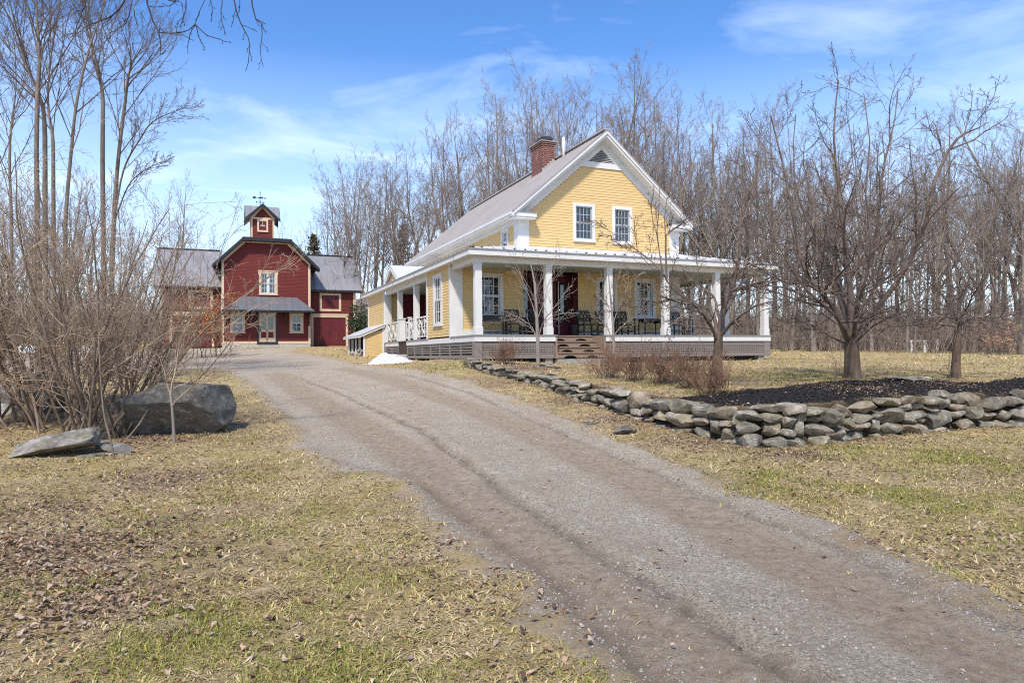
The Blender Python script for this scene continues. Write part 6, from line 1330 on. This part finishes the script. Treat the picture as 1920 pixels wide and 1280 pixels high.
def tufts():
    rg = np.random.default_rng(12); V, C = [], []
    for px, py, r, L0, m in ((520, 1120, .16, .15, 420), (410, 1085, .12, .12, 260), (560, 960, .12, .10, 220), (1010, 1000, .0, .1, 0), (1880, 830, .3, .12, 500), (250, 880, .25, .12, 400), (1700, 800, .3, .11, 500), (1560, 850, .25, .1, 350), (480, 870, .25, .1, 350), (60, 905, .3, .12, 500), (760, 1060, .12, .08, 200), (330, 1180, .15, .11, 300)):
        if not m: continue
        P = hit(px, py); a = rg.uniform(0, 6.28, m); x = P[0] + rg.normal(size=m) * r * .4; y = P[1] + rg.normal(size=m) * r * .4; z = gz(x, y); lean = rg.uniform(0, 6.28); az = lean + rg.normal(size=m) * .8; L = L0 * rg.uniform(.5, 1.2, m); b = np.stack([x, y, z - .004], -1); p = [b]; tl = rg.uniform(.3, 1.0, m)
        for i in range(4): tl = tl + .30; p.append(p[-1] + np.stack([np.cos(az) * np.sin(tl), np.sin(az) * np.sin(tl), np.cos(tl)], -1) * (L / 4)[:, None])
        s_ = np.stack([-np.sin(az), np.cos(az), np.zeros(m)], -1); wd = [.0016, .0016, .0013, .0009, .0003]; q = np.stack([p[i] + s_ * (sg * wd[i] * 1.3) for i in range(5) for sg in (-1, 1)], 1); q[:, :, 2] = np.maximum(q[:, :, 2], z[:, None] + .002); V.append(q); C.append(np.array([.58, .46, .27])[None] * rg.uniform(.5, 1.25, (m, 1)))
    V = np.concatenate(V); C = np.concatenate(C); n = len(V); k = np.arange(n)[:, None] * 10; q = np.concatenate([k + np.array([[2 * i, 2 * i + 1, 2 * i + 3, 2 * i + 2]]) for i in range(4)])
    ob = link('grass_tufts', mesh_np('grass_tufts', V.reshape(-1, 3), q, None, M['grass_blade_mat'], False, np.repeat(C, 10, 0))); tag(ob, 'long bent straw tufts of dead grass standing out of the short turf', 'grass', kind='stuff')
tufts()
def chips():
    rg = np.random.default_rng(8); n0 = 26000; lo, hi = MULCH.min(0) - .4, MULCH.max(0) + .4; x = rg.uniform(lo[0], hi[0], n0); y = rg.uniform(lo[1], hi[1], n0); m = masks(x, y); k = (m[2] + (fbm(x * 2, y * 2, 3, 5) - .5) * .8 > .5) & (sdist(x, y, HPOLY) > .35); x, y = x[k], y[k]; n = len(x); z = gz(x, y)
    s = rg.uniform(.007, .022, n); a = rg.uniform(0, 6.28, n); t = rg.normal(size=n) * .5; u = np.stack([np.cos(a), np.sin(a), t], -1) * s[:, None]; v = np.stack([-np.sin(a), np.cos(a), rg.normal(size=n) * .6], -1) * (s * .35)[:, None]; w_ = np.array([0, 0, 1.]) * (s * .25)[:, None]; c = np.stack([x, y, z + s * .35], -1)
    V = np.stack([c - u - v, c + u - v, c + u + v, c - u + v, c - u * .7 + w_, c + u * .7 + w_], 1).reshape(-1, 3); k = np.arange(n)[:, None] * 6; q = np.concatenate([k + np.array([[0, 1, 5, 4]]), k + np.array([[2, 3, 4, 5]])]); tr_ = np.concatenate([k + np.array([[1, 2, 5]]), k + np.array([[3, 0, 4]])])
    col = np.array([.024, .021, .020])[None] * rg.uniform(.5, 2.4, (n, 1)); ob = link('bark_chips', mesh_np('bark_chips', V, q, tr_, M['pebble_mat'], False, np.repeat(col, 6, 0))); tag(ob, 'black shredded bark chips covering the bed behind the stone wall', 'mulch', kind='stuff'); print('chips', n)
chips()

# ------------------------------------------------------------------ sky, sun, camera
EL = math.radians(51); AZ = math.radians(193)
w = bpy.data.worlds.new('World'); SC.world = w; w.use_nodes = True
nt = w.node_tree; nt.nodes.clear()
o_ = nt.nodes.new('ShaderNodeOutputWorld'); bg = nt.nodes.new('ShaderNodeBackground'); nt.links.new(bg.outputs[0], o_.inputs[0])
sky = nt.nodes.new('ShaderNodeTexSky'); sky.sky_type = 'NISHITA'; sky.sun_disc = False; sky.sun_elevation = EL; sky.sun_rotation = AZ
sky.air_density = 1.0; sky.dust_density = .4; sky.ozone_density = 2.0; sky.altitude = 200
tc = nt.nodes.new('ShaderNodeTexCoord'); sx = nt.nodes.new('ShaderNodeSeparateXYZ'); nt.links.new(tc.outputs['Generated'], sx.inputs[0])
def wm(op, a, b):
    m = nt.nodes.new('ShaderNodeMath'); m.operation = op
    for i, v in enumerate((a, b)):
        if hasattr(v, 'links'): nt.links.new(v, m.inputs[i])
        else: m.inputs[i].default_value = v
    return m.outputs[0]
CLX, CLY = 9.1, 5.6
zc = wm('MAXIMUM', sx.outputs[2], .04); zc = wm('ADD', zc, .12)
cb = nt.nodes.new('ShaderNodeCombineXYZ'); nt.links.new(wm('DIVIDE', sx.outputs[0], zc), cb.inputs[0]); nt.links.new(wm('DIVIDE', sx.outputs[1], zc), cb.inputs[1])
mp = nt.nodes.new('ShaderNodeMapping'); nt.links.new(cb.outputs[0], mp.inputs[0]); mp.inputs['Rotation'].default_value = (0, 0, math.radians(-52)); mp.inputs['Scale'].default_value = (1.0, 1.7, 1); mp.inputs['Location'].default_value = (CLX, CLY, 0)
n1 = nt.nodes.new('ShaderNodeTexNoise'); n1.inputs['Scale'].default_value = 1.5; n1.inputs['Detail'].default_value = 9; n1.inputs['Roughness'].default_value = .58; n1.inputs['Distortion'].default_value = .5; nt.links.new(mp.outputs[0], n1.inputs['Vector'])
n2 = nt.nodes.new('ShaderNodeTexNoise'); n2.inputs['Scale'].default_value = .5; n2.inputs['Detail'].default_value = 3; nt.links.new(mp.outputs[0], n2.inputs['Vector'])
r1 = nt.nodes.new('ShaderNodeValToRGB'); nt.links.new(wm('ADD', wm('MULTIPLY', n1.outputs[0], .62), wm('MULTIPLY', n2.outputs[0], .38)), r1.inputs[0])
e = r1.color_ramp.elements; e[0].position = .49; e[0].color = (0, 0, 0, 1); e[1].position = .74; e[1].color = (.62, .62, .62, 1)
hs = nt.nodes.new('ShaderNodeHueSaturation'); hs.inputs['Saturation'].default_value = 1.27; hs.inputs['Value'].default_value = .98; hs.inputs['Hue'].default_value = .508; nt.links.new(sky.outputs[0], hs.inputs['Color'])
hz = nt.nodes.new('ShaderNodeValToRGB'); nt.links.new(sx.outputs[2], hz.inputs[0]); e = hz.color_ramp.elements
e[0].position = 0.; e[0].color = (.75, .75, .75, 1); e[1].position = .40; e[1].color = (.0, .0, .0, 1)
CL = (5.3, 6.0, 6.8, 1)
m1 = nt.nodes.new('ShaderNodeMix'); m1.data_type = 'RGBA'; nt.links.new(hz.outputs[0], m1.inputs[0]); nt.links.new(hs.outputs[0], m1.inputs[6]); m1.inputs[7].default_value = (4.7, 5.55, 6.7, 1)
m2 = nt.nodes.new('ShaderNodeMix'); m2.data_type = 'RGBA'; nt.links.new(r1.outputs[0], m2.inputs[0]); nt.links.new(m1.outputs[2], m2.inputs[6]); m2.inputs[7].default_value = CL
nt.links.new(m2.outputs[2], bg.inputs[0]); bg.inputs[1].default_value = .135
sd_ = bpy.data.lights.new('sun', 'SUN'); sd_.energy = 2.9; sd_.angle = math.radians(4.5); sd_.color = (1., .93, .83)
so_ = bpy.data.objects.new('sun', sd_); COL.objects.link(so_); so_.location = (-20, -30, 40)
sv = Vector((math.sin(AZ) * math.cos(EL), math.cos(AZ) * math.cos(EL), math.sin(EL))); so_.rotation_euler = sv.to_track_quat('Z', 'Y').to_euler()
cam = bpy.data.cameras.new('camera'); cam.sensor_width = 36; cam.lens = 36 * F / 1920; cam.clip_start = .05; cam.clip_end = 2000
co = bpy.data.objects.new('camera', cam); COL.objects.link(co); SC.camera = co
ex = np.array([1, 0, 0.]); eu = np.array([0, -_sp, _cp]); ef = np.array([0, _cp, _sp])
rv = _cr * ex + _sr * eu; uv = -_sr * ex + _cr * eu
co.matrix_world = Matrix(((rv[0], uv[0], -ef[0], 0), (rv[1], uv[1], -ef[1], 0), (rv[2], uv[2], -ef[2], EYE), (0, 0, 0, 1)))
vs = SC.view_settings; vs.view_transform = 'Standard'; vs.look = 'None'; vs.exposure = 0.9; vs.gamma = 1
SC.cycles.use_denoising = False; SC.cycles.filter_width = 1.1; SC.cycles.use_adaptive_sampling = True; SC.cycles.adaptive_threshold = .008; SC.cycles.sample_clamp_indirect = 4; SC.cycles.max_bounces = 5; SC.cycles.diffuse_bounces = 3; SC.cycles.transparent_max_bounces = 8
